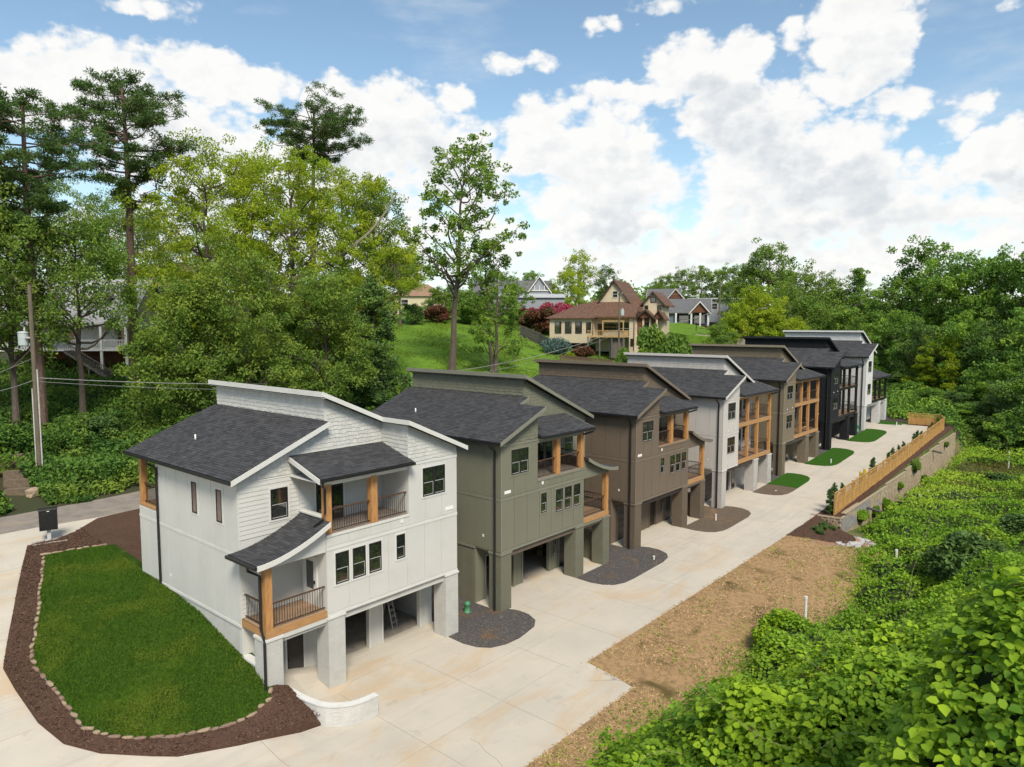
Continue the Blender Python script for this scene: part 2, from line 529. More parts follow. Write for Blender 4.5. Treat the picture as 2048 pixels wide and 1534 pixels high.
def build_ground():
    pts, segs = [], []

    def loop(poly, step=1.2):
        b = len(pts)
        q = []
        for (x0, y0), (x1, y1) in zip(poly, poly[1:] + poly[:1]):
            n = max(1, int(math.hypot(x1 - x0, y1 - y0) / step)) if max(abs(x0), abs(x1)) < 112 else 1
            q += [(x0 + (x1 - x0) * k / n, y0 + (y1 - y0) * k / n) for k in range(n)]
        pts.extend(q)
        segs.extend([(b + i, b + (i + 1) % len(q)) for i in range(len(q))])

    def line(p, q, step=1.0):
        b = len(pts)
        n = max(1, int(math.hypot(q[0] - p[0], q[1] - p[1]) / step))
        pts.extend([(p[0] + (q[0] - p[0]) * k / n, p[1] + (q[1] - p[1]) * k / n) for k in range(n + 1)])
        segs.extend([(b + i, b + i + 1) for i in range(n)])

    for poly in (MULCH, LAWN, DRIVE, STRIP, GRAVELPOLY, ALLEY):
        loop(poly)
    for bed, gap in BEDS:
        loop(bed, .8); loop(gap)
    line((SPLIT4 - .1, 21.6), (SPLIT4 + .1, 24.9))
    line((57.6, 16.25), (106, 16.25)); line((57.6, 16.25), (57.6, 8))
    jw = .011
    for x in JX:
        if 24 < x < 103:
            for s in (-jw, jw):
                line((x + s, 18.3), (x + s, 24.6), 2)
        if x < 25:
            for s in (-jw, jw):
                line((x + s, 15.4), (x + s, 24.3), 2)
    for y, xa, xb in ((21.3, 20, 103), (24.72, 17.8, 103), (18.7, -10, 25.2), (28.5, -12, 7.0), (33.5, -12, 7.2), (38.5, -12, 8.8)):
        for s in (-jw, jw):
            line((xa, y + s), (xb, y + s), 2)
    # loose points, dense where the camera looks closely
    def grid(x0, x1, y0, y1, st, jit=.25):
        xs = np.arange(x0, x1, st); ys = np.arange(y0, y1, st)
        gx, gy = np.meshgrid(xs, ys)
        g = np.stack([gx.ravel(), gy.ravel()], 1) + RNG.uniform(-jit, jit, (gx.size, 2)) * st
        return g.tolist()
    pts.extend(grid(4, 15, 22, 46, .6))
    pts.extend(grid(-15, 112, 5, 52, 1.4))
    pts.extend(grid(0, 130, 52, 125, 3.5))
    pts.extend(grid(-60, 200, -60, 170, 11))
    pts.extend(grid(-700, 1500, -900, 1300, 90))
    pts.extend([(-900, -1200), (2000, -1200), (2000, 1600), (-900, 1600)])
    V2 = [Vector((float(x), float(y))) for x, y in pts]
    vo, _, fo, _, _, _ = delaunay_2d_cdt(V2, segs, [], 0, 1e-4)
    P = np.array([(v.x, v.y) for v in vo])
    F = np.array([f for f in fo if len(f) == 3], np.int64)
    C = P[F].mean(1)
    reg = np.full(len(F), 0)
    names = ['hillside', 'driveway', 'dirt', 'alley', 'mulch_strip', 'rubble', 'mulch_bed', 'lawn', 'joint']
    reg[(C[:, 0] > 104.2) & (C[:, 1] < 62) | (C[:, 0] > 140)] = 900
    reg[(C[:, 0] < 64) & (C[:, 1] > 27) & (C[:, 1] < np.interp(C[:, 0], [30, 44, 52, 64], [104, 96, 70, 56]))] = 901
    reg[(C[:, 1] < 16.3) & (C[:, 0] > 57.6) & (C[:, 0] < 128)] = 902
    reg[(C[:, 1] < 16.3) & (C[:, 0] <= 57.6) | ((C[:, 1] < 18.05) & (C[:, 0] < 57.6))] = 2
    reg[inside(C, DRIVE)] = 1
    drive = reg == 1
    for x in JX:
        j = (np.abs(C[:, 0] - x) < jw) & drive & (((C[:, 0] > 25) & (C[:, 1] > 18.3) & (C[:, 1] < 24.6)) | ((C[:, 0] < 25) & (C[:, 1] < 24.3)))
        reg[j] = 8
    for y, xa, xb in ((21.3, 20, 103), (24.72, 17.8, 103), (18.7, -10, 25.2), (28.5, -12, 7.0), (33.5, -12, 7.2), (38.5, -12, 8.8)):
        reg[(np.abs(C[:, 1] - y) < jw) & drive & (C[:, 0] > xa) & (C[:, 0] < xb)] = 8
    reg[inside(C, ALLEY)] = 3
    reg[inside(C, STRIP)] = 4
    reg[inside(C, GRAVELPOLY)] = 5
    reg[inside(C, MULCH)] = 6
    reg[inside(C, LAWN)] = 7
    for i, (bed, gap) in enumerate(BEDS):
        ig = inside(C, gap)
        ib = inside(C, bed)
        names += ['bed%d' % i, 'gap%d' % i]
        reg[ig] = len(names) - 1
        reg[ib] = len(names) - 2
    M_con = bpy.data.materials.new('drive_concrete'); M_con.use_nodes = True
    N = Nodes(M_con.node_tree); b = N.n['Principled BSDF']
    co = N.node('ShaderNodeTexCoord').outputs['Object']
    c = N.mix(N.ramp(N.noise(co, .35, 5, .6), .3, .7), (.50, .455, .385), (.44, .405, .345))
    c = N.mix(N.m('MULTIPLY', N.ramp(N.noise(N.v('MULTIPLY', co, (.35, 1.0, 1.0)), .8, 6, .65, 1.2), .5, .68), .5), c, (.53, .47, .37))
    sep = N.node('ShaderNodeSeparateXYZ'); N.l.new(co, sep.inputs[0])
    clay = N.m('MULTIPLY', N.ramp(N.noise(N.v('MULTIPLY', co, (.5, 1.0, 1.0)), .33, 6, .62, .9), .5, .66), N.ramp(sep.outputs[0], 62, 20, .1, .55))
    c = N.mix(clay, c, (.47, .33, .185))
    c = N.mix(N.m('MULTIPLY', N.ramp(N.noise(co, 1.1, 6, .7, .6), .58, .72), .38), c, (.27, .25, .23))
    c = N.mix(N.m('MULTIPLY', N.ramp(N.noise(N.v('MULTIPLY', co, (.05, 1.6, 1.0)), 1.2, 4, .6, .3), .52, .72), .22), c, (.25, .235, .22))
    c = N.mix(N.m('MULTIPLY', N.ramp(N.noise(co, 22, 3, .6), .55, .75), .22), c, (.3, .27, .24))
    N.put(b.inputs['Base Color'], c); b.inputs['Roughness'].default_value = .92; b.inputs['Specular IOR Level'].default_value = .2
    bp = N.node('ShaderNodeBump'); bp.inputs['Strength'].default_value = .25; bp.inputs['Distance'].default_value = .01
    N.l.new(N.noise(co, 60, 3, .6), bp.inputs['Height']); N.l.new(bp.outputs[0], b.inputs['Normal'])
    M_joint = mat('joint_sealant', (.27, .24, .2), (.33, .29, .25), 1.5, rough=.9)
    M_mulch = mat('bark_mulch', (.105, .06, .042), (.05, .032, .024), 26, rough=.95, bump=1.0, bscale=45, c3=(.12, .075, .055), s3=9, spec=.1)
    M_lawn = mat('lawn_grass', (.032, .066, .006), (.02, .045, .005), 9, rough=.95, bump=1.0, bscale=80, c3=(.06, .115, .010), s3=.55, spec=.1)
    M_turf = mat('turf_grass', (.035, .105, .010), (.024, .075, .008), 9, rough=.95, bump=1.0, bscale=80, spec=.1)
    M_grav = mat('dark_gravel', (.115, .106, .102), (.05, .047, .048), 14, rough=.95, bump=1.0, bscale=60, c3=(.14, .092, .055), s3=.75, spec=.2)
    M_bgrav = mat('brown_gravel', (.15, .115, .08), (.09, .07, .052), 24, rough=.95, bump=1.0, bscale=60, c3=(.24, .14, .065), s3=.4, spec=.2)
    M_dirt = mat('straw_dirt', (.37, .24, .125), (.25, .165, .085), 4, rough=.97, bump=1.0, bscale=50, c3=(.115, .085, .035), s3=.45, spec=.1)
    M_road = mat('alley_asphalt', (.25, .215, .18), (.19, .165, .145), 1.2, rough=.95, bump=.5, bscale=70, c3=(.34, .265, .18), s3=.25)
    M_hill = mat('hill_grass', (.12, .215, .022), (.085, .165, .018), 1.1, rough=.95, bump=1.0, bscale=5, c3=(.05, .09, .018), s3=.22, spec=.1)
    M_rub = mat('clay_soil', (.30, .15, .075), (.22, .17, .13), 3, rough=.95, bump=1.0, bscale=30)

    def emit(name, mask, m, dz=0.0, bulge=True, skirt=0.0, kind='structure', parent=None, fn=None):
        f = F[mask]
        if not len(f):
            return None
        u, inv = np.unique(f, return_inverse=True)
        xy = P[u]
        z = ground(xy[:, 0], xy[:, 1], bulge) + dz
        if fn is not None:
            z = z + fn(xy[:, 0], xy[:, 1])
        V = np.column_stack([xy, z])
        T = inv.reshape(-1, 3)
        ar = np.cross(V[T[:, 1]] - V[T[:, 0]], V[T[:, 2]] - V[T[:, 0]])[:, 2]
        T[ar < 0] = T[ar < 0][:, ::-1]
        if skirt:
            e = np.concatenate([T[:, [0, 1]], T[:, [1, 2]], T[:, [2, 0]]])
            key = {(a, bb) for a, bb in e.tolist()}
            be = np.array([(a, bb) for a, bb in key if (bb, a) not in key])
            n = len(V)
            V = np.concatenate([V, V - (0, 0, skirt)])
            T = np.concatenate([T, np.column_stack([be[:, 1], be[:, 0], be[:, 0] + n]), np.column_stack([be[:, 1], be[:, 0] + n, be[:, 1] + n])])
        o = link(name, np_mesh(name, V, T, m, sm=not skirt), parent)
        return tag(o, kind=kind) if kind else o

    emit('hillside', reg == 0, M_hill)
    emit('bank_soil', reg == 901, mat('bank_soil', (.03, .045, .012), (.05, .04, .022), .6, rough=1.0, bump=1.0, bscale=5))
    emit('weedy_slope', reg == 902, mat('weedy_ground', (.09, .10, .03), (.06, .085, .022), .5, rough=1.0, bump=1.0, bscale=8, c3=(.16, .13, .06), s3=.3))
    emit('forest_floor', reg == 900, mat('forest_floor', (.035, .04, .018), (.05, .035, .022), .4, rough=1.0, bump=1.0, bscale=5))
    emit('alley', reg == 3, M_road, bulge=False)
    dirt = emit('dirt', reg == 2, M_dirt, fn=lambda x, y: (RNG.random(len(x)) - .5) * .06 * (y < 14.8))
    base = emit('driveway', reg == 8, M_joint, -.012, False)
    dm = reg == 1
    ix = np.digitize(C[:, 0], JX); ix[(C[:, 0] < 8) & (C[:, 1] > 24.6)] = 0
    iy = np.digitize(C[:, 1], [18.7, 21.3, 24.72, 28.5, 33.5, 38.5]); iy[(C[:, 0] > 25) & (C[:, 1] < 21.3)] = 1
    cell = ix * 10 + iy
    for cidx in np.unique(cell[dm]):
        k = dm & (cell == cidx)
        emit('concrete_slab', k, M_con, RNG.uniform(-.002, .002), False, skirt=.12, kind=None, parent=base)
    emit('mulch_bed', reg == 6, M_mulch, .05, skirt=.9, fn=lambda x, y: (RNG.random(len(x)) - .5) * .07)
    emit('lawn', reg == 7, M_lawn, .05)
    emit('mulch_strip', reg == 4, M_mulch, .05, skirt=.7, fn=lambda x, y: (RNG.random(len(x)) - .5) * .06)
    emit('rubble_bank', reg == 5, M_rub, .02, skirt=.5)
    for i in range(7):
        bi, gi = names.index('bed%d' % i), names.index('gap%d' % i)
        if i < 3:
            g = M_bgrav if i == 2 else M_grav
            emit('gravel_bed', (reg == bi) | (reg == gi), g, .02, False, skirt=.1)
        elif i == 3:
            emit('gravel_bed', (reg == bi) & (C[:, 0] < SPLIT4), M_bgrav, .02, False, skirt=.1)
            emit('turf_patch', (reg == bi) & (C[:, 0] >= SPLIT4), M_turf, .05, False, skirt=.12)
            emit('gravel_bed', reg == gi, M_grav, .02, False, skirt=.1)
        else:
            emit('turf_patch', reg == bi, M_turf, .05, False, skirt=.12)
            emit('gravel_bed', reg == gi, M_grav, .02, False, skirt=.1)


build_ground()

# ---------------------------------------------------------------- the row of townhouses
HOUSE_GROUP = 'new townhouses in a row along the concrete drive'


def zl(x): return 9.3 + .413 * (x + .45)           # low roof, falling to the left eave
def zh(x): return 12.5 - .437 * (x - 3.85)         # high roof, falling to the right eave


def add_shingles(mb, fn, L, D, rng, expo=.145, tab=.32, clip=None):
    """fn(s, t) -> (point, normal); s runs along the eave, t up the slope"""
    rows = int(math.ceil(D / expo))
    for r in range(rows):
        t0, t1 = r * expo, min((r + 1) * expo, D)
        s = -rng.uniform(0, tab)
        while s < L:
            w = tab * rng.uniform(.6, 1.35)
            a, b = max(s, 0), min(s + w - .006, L)
            s += w
            if b - a < .02: continue
            if clip and not clip((a + b) / 2, (t0 + t1) / 2): continue
            th = rng.uniform(.012, .024)
            tt = max(t0 - rng.uniform(0, .012), 0)
            p = [fn(a, tt), fn(b, tt), fn(b, t1), fn(a, t1)]
            up = [q[0] + q[1] * h for q, h in zip(p, (th, th, .004, .004))]
            dn = [q[0] + q[1] * .002 for q in p[:2]]
            mb.add([tuple(v) for v in up + dn], [(0, 1, 2, 3), (4, 5, 1, 0)], rng.uniform(0, 1))


def add_shakes(mb, place, a0, a1, z0, z1, rng, ok=None, expo=.18, wmin=.12, wmax=.26):
    """place(a, z, out) -> point on a wall; staggered butts"""
    rows = int(math.ceil((z1 - z0) / expo))
    for r in range(rows):
        a = a0 - rng.uniform(0, .2)
        zb = z0 + r * expo
        while a < a1:
            w = rng.uniform(wmin, wmax)
            l, rr = max(a, a0), min(a + w - .008, a1)
            a += w
            if rr - l < .03: continue
            b0 = zb + rng.choice([0, .012, .028, .04])
            t0 = zb + expo + .02
            if ok and not (ok(l, b0) and ok(rr, b0) and ok(l, t0 - .03) and ok(rr, t0 - .03)): continue
            q = [place(l, b0, .028), place(rr, b0, .028), place(rr, t0, .010), place(l, t0, .010), place(l, b0, 0), place(rr, b0, 0), place(rr, t0, 0), place(l, t0, 0)]
            mb.add(q, [(0, 1, 2, 3), (4, 5, 1, 0), (4, 0, 3, 7), (1, 5, 6, 2)], rng.uniform(0, 1))


def townhouse(i, kind, mir, label, c_body, c_trim, wood, woodh, c_beam, closed, black_iron=False, c_door=(.03, .022, .018), upper_porch=True):
    rng = random.Random(100 + i)
    root = thing('townhouse', label, 'townhouse', (HX[i], YF, HZ[i]), 0, HOUSE_GROUP)
    BODY = mat('siding_%d' % i, c_body, tuple(x * .95 for x in c_body), .45, c3=(c_body[0] * .94, c_body[1] * .93, c_body[2] * .91), s3=.9, rough=.7, bump=.12, bscale=90, spec=.25)
    BRICK = mat('painted_brick_%d' % i, tuple(x * .97 for x in c_body), tuple(x * .88 for x in c_body), 2.0, rough=.8, brick=1, spec=.25)
    SHAKE = mat('shake_%d' % i, tuple(x * .97 for x in c_body), tuple(x * .9 for x in c_body), 2.0, rough=.8, attr=.14, spec=.2)
    TRIM = mat('trim_%d' % i, c_trim, tuple(x * .93 for x in c_trim), 1.0, rough=.6)
    BEAM = mat('beam_%d' % i, c_beam, tuple(x * .85 for x in c_beam), 1.0, rough=.6)
    GDOOR = mat('garage_door_%d' % i, c_door, tuple(x * .8 for x in c_door), 2.0, rough=.5, stretch=(1, 1, 6))
    iron = BLACK if black_iron else IRON
    railm = BLACK if black_iron else RAILM
    Wd = HW
    X = (lambda x: Wd - x) if mir else (lambda x: x)
    near = not mir

    def bx(name, x0, x1, y0, y1, z0, z1, m, parent=root, **k):
        return MB().box(X(x0), X(x1), y0, y1, z0, z1).build(name, m, parent, recalc=False, **k)

    def wx(name, x0, x1, y0, y1, z0, z1, m, parent=root, **k):       # not mirrored
        return MB().box(x0, x1, y0, y1, z0, z1).build(name, m, parent, recalc=False, **k)

    far = i >= 4
    A = kind == 'A'
    xm = 7.6 if A else 3.1            # the part of the lower floor that stands forward
    bk = 9.6
    # ---- carcass
    mb = MB().box(X(0), X(xm), 0, 1.9, 3.18, 6.62).box(0, Wd, 1.9, bk, 3.18, 6.75)
    mb.box(X(0), X(3.1), .001, 1.9, 6.62, 9.0)
    mb.build('wall', BODY, root)
    up = [(0, 6.75), (Wd, 6.75), (Wd, zh(Wd) - .2), (4.15, zh(4.15) - .2), (4.15, zl(4.15) - .2), (0, zl(0) - .2)]
    MB().prism(up, 'y', 1.9, bk).build('upper_wall', BODY, root)
    MB().box(4.15, 4.35, bk, 11.7, 10.9, zh(4.15) - .2).build('clerestory_end', BODY, root)
    if mir:
        g = [(7.3, 9.0), (Wd, 9.0), (Wd, zh(Wd) - .19), (7.3, zh(7.3) - .19)]
    else:
        g = [(0, 9.0), (3.1, 9.0), (3.1, zl(3.1) - .19), (0, zl(0) - .19)]
    MB().prism(g, 'y', 0, 1.9).build('gable_wall', BODY, root)
    # ---- ground floor
    op = [(.85, 3.2), (4.05, 6.6)] if A else [(.85, 2.6), (3.6, 5.9)]
    if i == 2: op = [(.85, 3.0), (5.3, 6.2)]
    mb = MB()
    xs = [0.0]
    for a, b in op: xs += [a, b]
    xs.append(Wd)
    for k in range(0, len(xs), 2):
        mb.box(X(xs[k]), X(xs[k + 1]), 1.9, 2.1, -.1, 3.18)
    for a, b in op:
        mb.box(X(a), X(b), 1.9, 2.1, 2.45, 3.18)
    mb.build('garage_wall', BODY, root)
    mb = MB().box(0, .2, 2.1, bk, -.3, 3.18).box(Wd - .2, Wd, 2.1, bk, -.3, 3.18).box(.2, Wd - .2, bk - .2, bk, -.3, 3.18)
    mb.build('base_wall', BRICK, root)
    MB().box(.21, Wd - .21, 2.11, bk - .21, .005, .02).build('garage_floor', CONCF, root)
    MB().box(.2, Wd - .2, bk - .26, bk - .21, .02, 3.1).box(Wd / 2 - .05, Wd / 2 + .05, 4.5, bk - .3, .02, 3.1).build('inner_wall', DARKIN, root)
    MB().box(-.05, 0, 1.92, bk, 3.12, 3.24).build('base_cap', TRIM, root)
    MB().box(Wd, Wd + .05, 1.92, bk, 3.12, 3.24).build('base_cap', TRIM, root)
    for a, b in op:
        dark = closed
        if dark:
            d = bx('garage_door', a + .03, b - .03, 2.02, 2.09, 0, 2.45, GDOOR)
            for k in range(5):
                MB().box(X(a + .06), X(b - .06), 1.985, 2.02, .03 + k * .48, .48 + k * .48).build('door_section', GDOOR, d, recalc=False)
        f = MB()
        f.box(X(a - .1), X(a), 1.86, 1.9, 0, 2.55).box(X(b), X(b + .1), 1.86, 1.9, 0, 2.55).box(X(a), X(b), 1.86, 1.9, 2.45, 2.55)
        f.build('opening_trim', TRIM if not closed else BODY, root)
    # ---- pillars
    pil = [(-.03, .82), (6.75, 7.6), (9.72, 10.45)] if A else [(-.03, .82), (6.55, 7.5), (9.75, 10.65)]
    for a, b in pil:
        p = bx('pillar', a, b, -.03, .82, -.2, 3.08, BRICK)
        bx('pillar_cap', a - .04, b + .04, -.07, .86, 3.08, 3.175, TRIM, p)
    bx('beam', .82, pil[1][0], .12, .62, 2.84, 3.18, BEAM)
    bx('beam', pil[1][1], pil[2][0], .12, .62, 2.84, 3.18, BEAM)
    if A:
        bx('low_wall', Wd - .25, Wd, .82, 1.9, -.2, 1.86, BRICK)
        bx('sill', Wd - .3, Wd + .05, .82, 1.9, 1.86, 1.94, TRIM)
    # ---- wall panels
    def panels_front(x0, x1, z0, z1, n, y=0.0):
        w = (x1 - x0) / n
        for k in range(n):
            bx('wall_panel', x0 + k * w + .014, x0 + (k + 1) * w - .014, y - .02, y, z0, z1, BODY)

    def panels_side(y0, y1, z0, z1, n, x=0.0, s=-1):
        w = (y1 - y0) / n
        for k in range(n):
            wx('wall_panel', x, x + s * .02, y0 + k * w + .014, y0 + (k + 1) * w - .014, z0, z1, BODY)

    nf = 7 if A else 3
    panels_front(.0, xm, 3.34, 6.02, nf)
    bx('trim_band', 0, xm, -.032, 0, 3.18, 3.32, TRIM)
    bx('trim_band', 0, xm, -.036, 0, 6.03, 6.18, TRIM)
    panels_front(.0, 3.1, 6.2, 8.92, 3)
    bx('trim_band', 0, 3.1, -.036, 0, 8.94, 9.06, TRIM)
    if A:
        panels_front(3.1, 7.6, 6.2, 6.58, 4)
    yl = 1.9 if mir else 0.0
    panels_side(yl, bk, 3.26, 6.02, 7 if mir else 8)
    wx('trim_band', -.036, 0, yl, bk, 6.03, 6.18, TRIM)
    panels_side(yl, bk, 6.2, 9.2, 7 if mir else 8)
    if not mir:
        wx('corner_board', -.03, .07, -.03, -.018, 3.34, 8.92, TRIM)
    # ---- lap siding behind the porches
    def laps(x0, x1, z0, z1, step=.19, y=1.9):
        z = z0
        while z < z1 - .04:
            t = min(z + step, z1)
            MB().add([(X(x0), y - .024, z), (X(x1), y - .024, z), (X(x1), y - .006, t), (X(x0), y - .006, t), (X(x0), y, z), (X(x1), y, z), (X(x1), y, t), (X(x0), y, t)],
                     [(0, 1, 2, 3), (5, 4, 7, 6), (4, 5, 1, 0), (3, 2, 6, 7), (4, 0, 3, 7), (1, 5, 6, 2)]).build('siding_board', BODY, root)
            z += step
    if A:
        laps(7.6, 10.38, 3.52, 6.3); laps(7.62, 10.38, 6.75, 9.08); laps(3.12, 7.6, 6.78, 9.3, .19)
    else:
        laps(3.12, 10.38, 3.62, 6.5, .2)
        laps(3.12, 10.38, 6.8, 9.3, .2)
    # ---- shakes
    mb = MB()
    zpl = lambda a, z, o: (a, 1.9 - o, z)
    x0s, x1s = (0.02, 7.3) if mir else (3.12, Wd - .02)
    ok1 = lambda a, z: z < (zl(a) if a < 4.15 else zh(a)) - .2 and (z > 9.1)
    add_shakes(mb, zpl, x0s, x1s, 9.1, 12.3, rng, ok1)
    okc = lambda a, z: z < zh(4.15) - .22
    add_shakes(mb, lambda a, z, o: (4.15 - o, a, z), 1.92, 11.7, zl(4.15) + .02, 12.36, rng, okc)
    if mir:
        add_shakes(mb, lambda a, z, o: (a, -o, z), 7.3, Wd, 9.08, 11, rng, lambda a, z: z < zh(a) - .2)
        add_shakes(mb, lambda a, z, o: (7.3 - o, 1.88 - a, z), 0, 1.88, 9.0, 11, rng, lambda a, z: z < zh(7.3) - .22)
    else:
        add_shakes(mb, lambda a, z, o: (a, -o, z), 0, 3.1, 9.08, 10.8, rng, lambda a, z: z < zl(a) - .2)
    mb.build('shake_siding', SHAKE, root, kind='stuff')
    # ---- roofs
    def shed(name, x0, x1, f, y0, y1, th=.17):
        return MB().prism([(x0, f(x0) - th), (x1, f(x1) - th), (x1, f(x1)), (x0, f(x0))], 'y', y0, y1).build(name, ROOFBASE, root)

    sl = math.hypot(1, .413)
    r1 = shed('low_roof', -.45, 4.145, zl, 1.52, 11.9)
    mb = MB()
    nrm = Vector((-.413, 0, 1)).normalized()
    add_shingles(mb, lambda s, t: (Vector((-.47 + t / sl, 1.5 + s, zl(-.47 + t / sl))), nrm), 10.42, 4.6 * sl, rng, *((.145, .32) if i < 4 else (.2, .5)))
    if not mir:
        r1b = shed('bay_roof', -.45, 3.32, zl, -.4, 1.52)
        add_shingles(mb, lambda s, t: (Vector((-.47 + t / sl, -.42 + s, zl(-.47 + t / sl))), nrm), 1.93, 3.8 * sl, rng, *((.145, .32) if i < 4 else (.2, .5)))
    mb.build('shingles', SHINGLE, r1, kind='stuff', recalc=False)
    r2 = shed('high_roof', 3.85, 10.75, zh, 1.52, 11.9)
    if mir:
        shed('bay_roof', 7.05, 10.75, zh, -.4, 1.52)

    def rake(x0, x1, f, y, h=.2, d=.04):
        MB().prism([(x0, f(x0) - h), (x1, f(x1) - h), (x1, f(x1) + .012), (x0, f(x0) + .012)], 'y', y - d, y).build('fascia_board', TRIM, root)
    if mir:
        rake(-.47, 4.15, zl, 1.518); rake(3.82, 7.05, zh, 1.518); rake(7.02, 10.78, zh, -.402)
        MB().box(7.01, 7.05, -.4, 1.5, zh(7.05) - .2, zh(7.05) + .01).build('fascia_board', TRIM, root)
    else:
        rake(3.3, 4.15, zl, 1.518); rake(3.82, 10.78, zh, 1.518); rake(-.47, 3.34, zl, -.402)
        MB().box(3.32, 3.36, -.4, 1.5, zl(3.32) - .2, zl(3.32) + .01).build('fascia_board', TRIM, root)
    MB().box(3.8, 3.85, 1.5, 11.92, zh(3.85) - .21, zh(3.85) + .015).build('fascia_board', TRIM, root)
    MB().box(3.85, 4.15, 1.52, 11.9, zh(3.95) - .235, zh(3.95) - .215).build('soffit', TRIM, root)
    MB().box(-.4, 0, yl if mir else -.36, 11.8, zl(-.45) - .215, zl(-.45) - .19).build('soffit', TRIM, root)
    gy0 = 1.5 if mir else -.4
    MB().box(-.56, -.45, gy0, 11.9, zl(-.45) - .14, zl(-.45) - .02).build('gutter', BLACK, root)
    MB().box(10.75, 10.86, -.4 if mir else 1.5, 11.9, zh(10.75) - .14, zh(10.75) - .02).build('gutter', BLACK, root)
    for vx, vy in ((1.3, 8.2),):
        MB().lathe([(.04, zl(vx) - .1), (.04, zl(vx) + .26)], 10, vx, vy).build('vent_pipe', WHITEP, root, sm=True)
    # ---- upper porch
    px1 = 8.1 if A else 10.85
    pz = 0.0 if upper_porch else -2.75
    fz = lambda y: 9.2 + pz + (y + .4) * .30
    x0, x1 = sorted((X(3.08 if mir else 3.12), X(px1)))
    pr = MB().prism([(-.4, fz(-.4) - .14), (1.89, fz(1.89) - .14), (1.89, fz(1.89)), (-.4, fz(-.4))], 'x', x0, x1).build('porch_roof', ROOFBASE, root)
    mb = MB()
    s2 = math.hypot(1, .3); n2 = Vector((0, -.3, 1)).normalized()
    add_shingles(mb, lambda s, t: (Vector((x0 + s, -.42 + t / s2, fz(-.42 + t / s2))), n2), x1 - x0, 2.3 * s2, rng)
    mb.build('shingles', SHINGLE, pr, kind='stuff', recalc=False)
    ex = X(px1)
    sg = -1 if mir else 1
    MB().prism([(-.42, fz(-.42) - .2), (1.9, fz(1.9) - .2), (1.9, fz(1.9) + .01), (-.42, fz(-.42) + .01)], 'x', ex, ex + sg * .04).build('fascia_board', TRIM, root)
    MB().box(x0, x1, -.52, -.41, fz(-.4) - .13, fz(-.4) - .02).build('gutter', BLACK, root)
    MB().box(x0 + .05, x1 - .05, -.34, 1.88, fz(-.4) - .2, fz(-.4) - .15).build('porch_ceiling', TRIM, root)
    MB().box(min(X(3.12), X(xm if A else Wd)), max(X(3.12), X(7.6 if A else Wd)), .02, .3, fz(-.4) - .42, fz(-.4) - .2).build('porch_beam', TRIM if A else wood, root)

    def railing(p, q, z, h=1.02, step=.115):
        """p, q = (x, y)"""
        a, b = Vector((X(p[0]), p[1], 0)), Vector((X(q[0]), q[1], 0))
        d = (b - a); L = d.length; d.normalize()
        c = (a + b) / 2
        alongx = abs(d.x) > .5
        def bar(z0, z1, w):
            return MB().box(min(a.x, b.x) - (0 if alongx else w), max(a.x, b.x) + (0 if alongx else w), min(a.y, b.y) - (w if alongx else 0), max(a.y, b.y) + (w if alongx else 0), z0, z1)
        rl = bar(z + h - .05, z + h, .035).build('railing', railm, root, recalc=False)
        bar(z + .08, z + .115, .02).build('bottom_rail', iron, rl, recalc=False)
        n = int(L / step)
        me = None
        for k in range(1, n):
            pnt = a + d * (L * k / n)
            if me is None:
                me = MB().box(-.009, .009, -.009, .009, z + .1, z + h - .04).mesh('baluster', iron, recalc=False)
            link('baluster', me, rl, (pnt.x, pnt.y, 0))
        return rl

    st = .115 if i < 3 else .16 if i < 5 else .3

    def post(x0, x1, y0, y1, z0, z1):
        bx('post', x0, x1, y0, y1, z0, z1, wood)

    def deck(x0, x1, z, rim, boards=True, thick=.3):
        d = bx('deck', x0 + .04, x1 - .04, .04, 1.89, z - .2, z - .03, DECK)
        bx('deck_rim', x0, x1, 0, .04, z - thick, z, rim)
        if boards:
            n = 13
            for k in range(n):
                y = .045 + k * (1.84 / n)
                MB().box(X(x0 + .01), X(x1 - .01), y, y + 1.84 / n - .012, z - .03, z).build('deck_board', DECK, d, recalc=False)

    if A:
        bx('deck_edge', 3.1, 7.6, -.05, .02, 6.6, 6.7, TRIM)
        bx('deck', 3.1, 7.6, .02, 1.89, 6.62, 6.72, DECK if i == 2 else mat('porch_coating', (.27, .225, .19), (.21, .175, .15), 2, rough=.8))
        post(4.88, 5.22, 0, .3, 6.72, 8.82); post(7.28, 7.58, 0, .3, 6.72, 8.82)
        railing((3.12, .15), (4.88, .15), 6.72, step=st); railing((5.22, .15), (7.28, .15), 6.72, step=st)
        if mir:
            bx('parapet', 7.45, 7.6, .3, 1.89, 6.72, 7.42, BODY)
            bx('parapet_cap', 7.38, 7.68, .3, 1.88, 7.42, 7.48, TRIM)
        else:
            railing((7.45, .3), (7.45, 1.88), 6.72, step=st)
        # entry porch and its swept roof
        deck(7.6, 10.4, 3.5, woodh)
        bx('deck_rim', 10.36, 10.4, .04, 1.89, 3.2, 3.5, woodh)
        bx('porch_header', 7.6, 10.4, .02, .3, 3.0, 3.19, BODY)
        post(10.08, 10.38, .02, .32, 3.5, 6.02)
        railing((7.62, .15), (10.08, .15), 3.5, step=st); railing((10.23, .32), (10.23, 1.88), 3.5, step=st)
        cz = lambda x: 6.32 + 1.02 * (max(10.9 - x, 0) / 3.3) ** 1.75
        sx = [7.6 + 3.3 * k / 12 for k in range(13)]
        pr = MB().prism([(X(x), cz(x)) for x in sx] + [(X(x), cz(x) - .15) for x in reversed(sx)], 'y', -.35, 1.87).build('swept_roof', ROOFBASE, root)
        MB().prism([(X(x), cz(x) + .012) for x in sx] + [(X(x), cz(x) - .2) for x in reversed(sx)], 'y', -.39, -.35).build('fascia_board', TRIM, root)
        low = [x for x in sx if x <= 10.42]
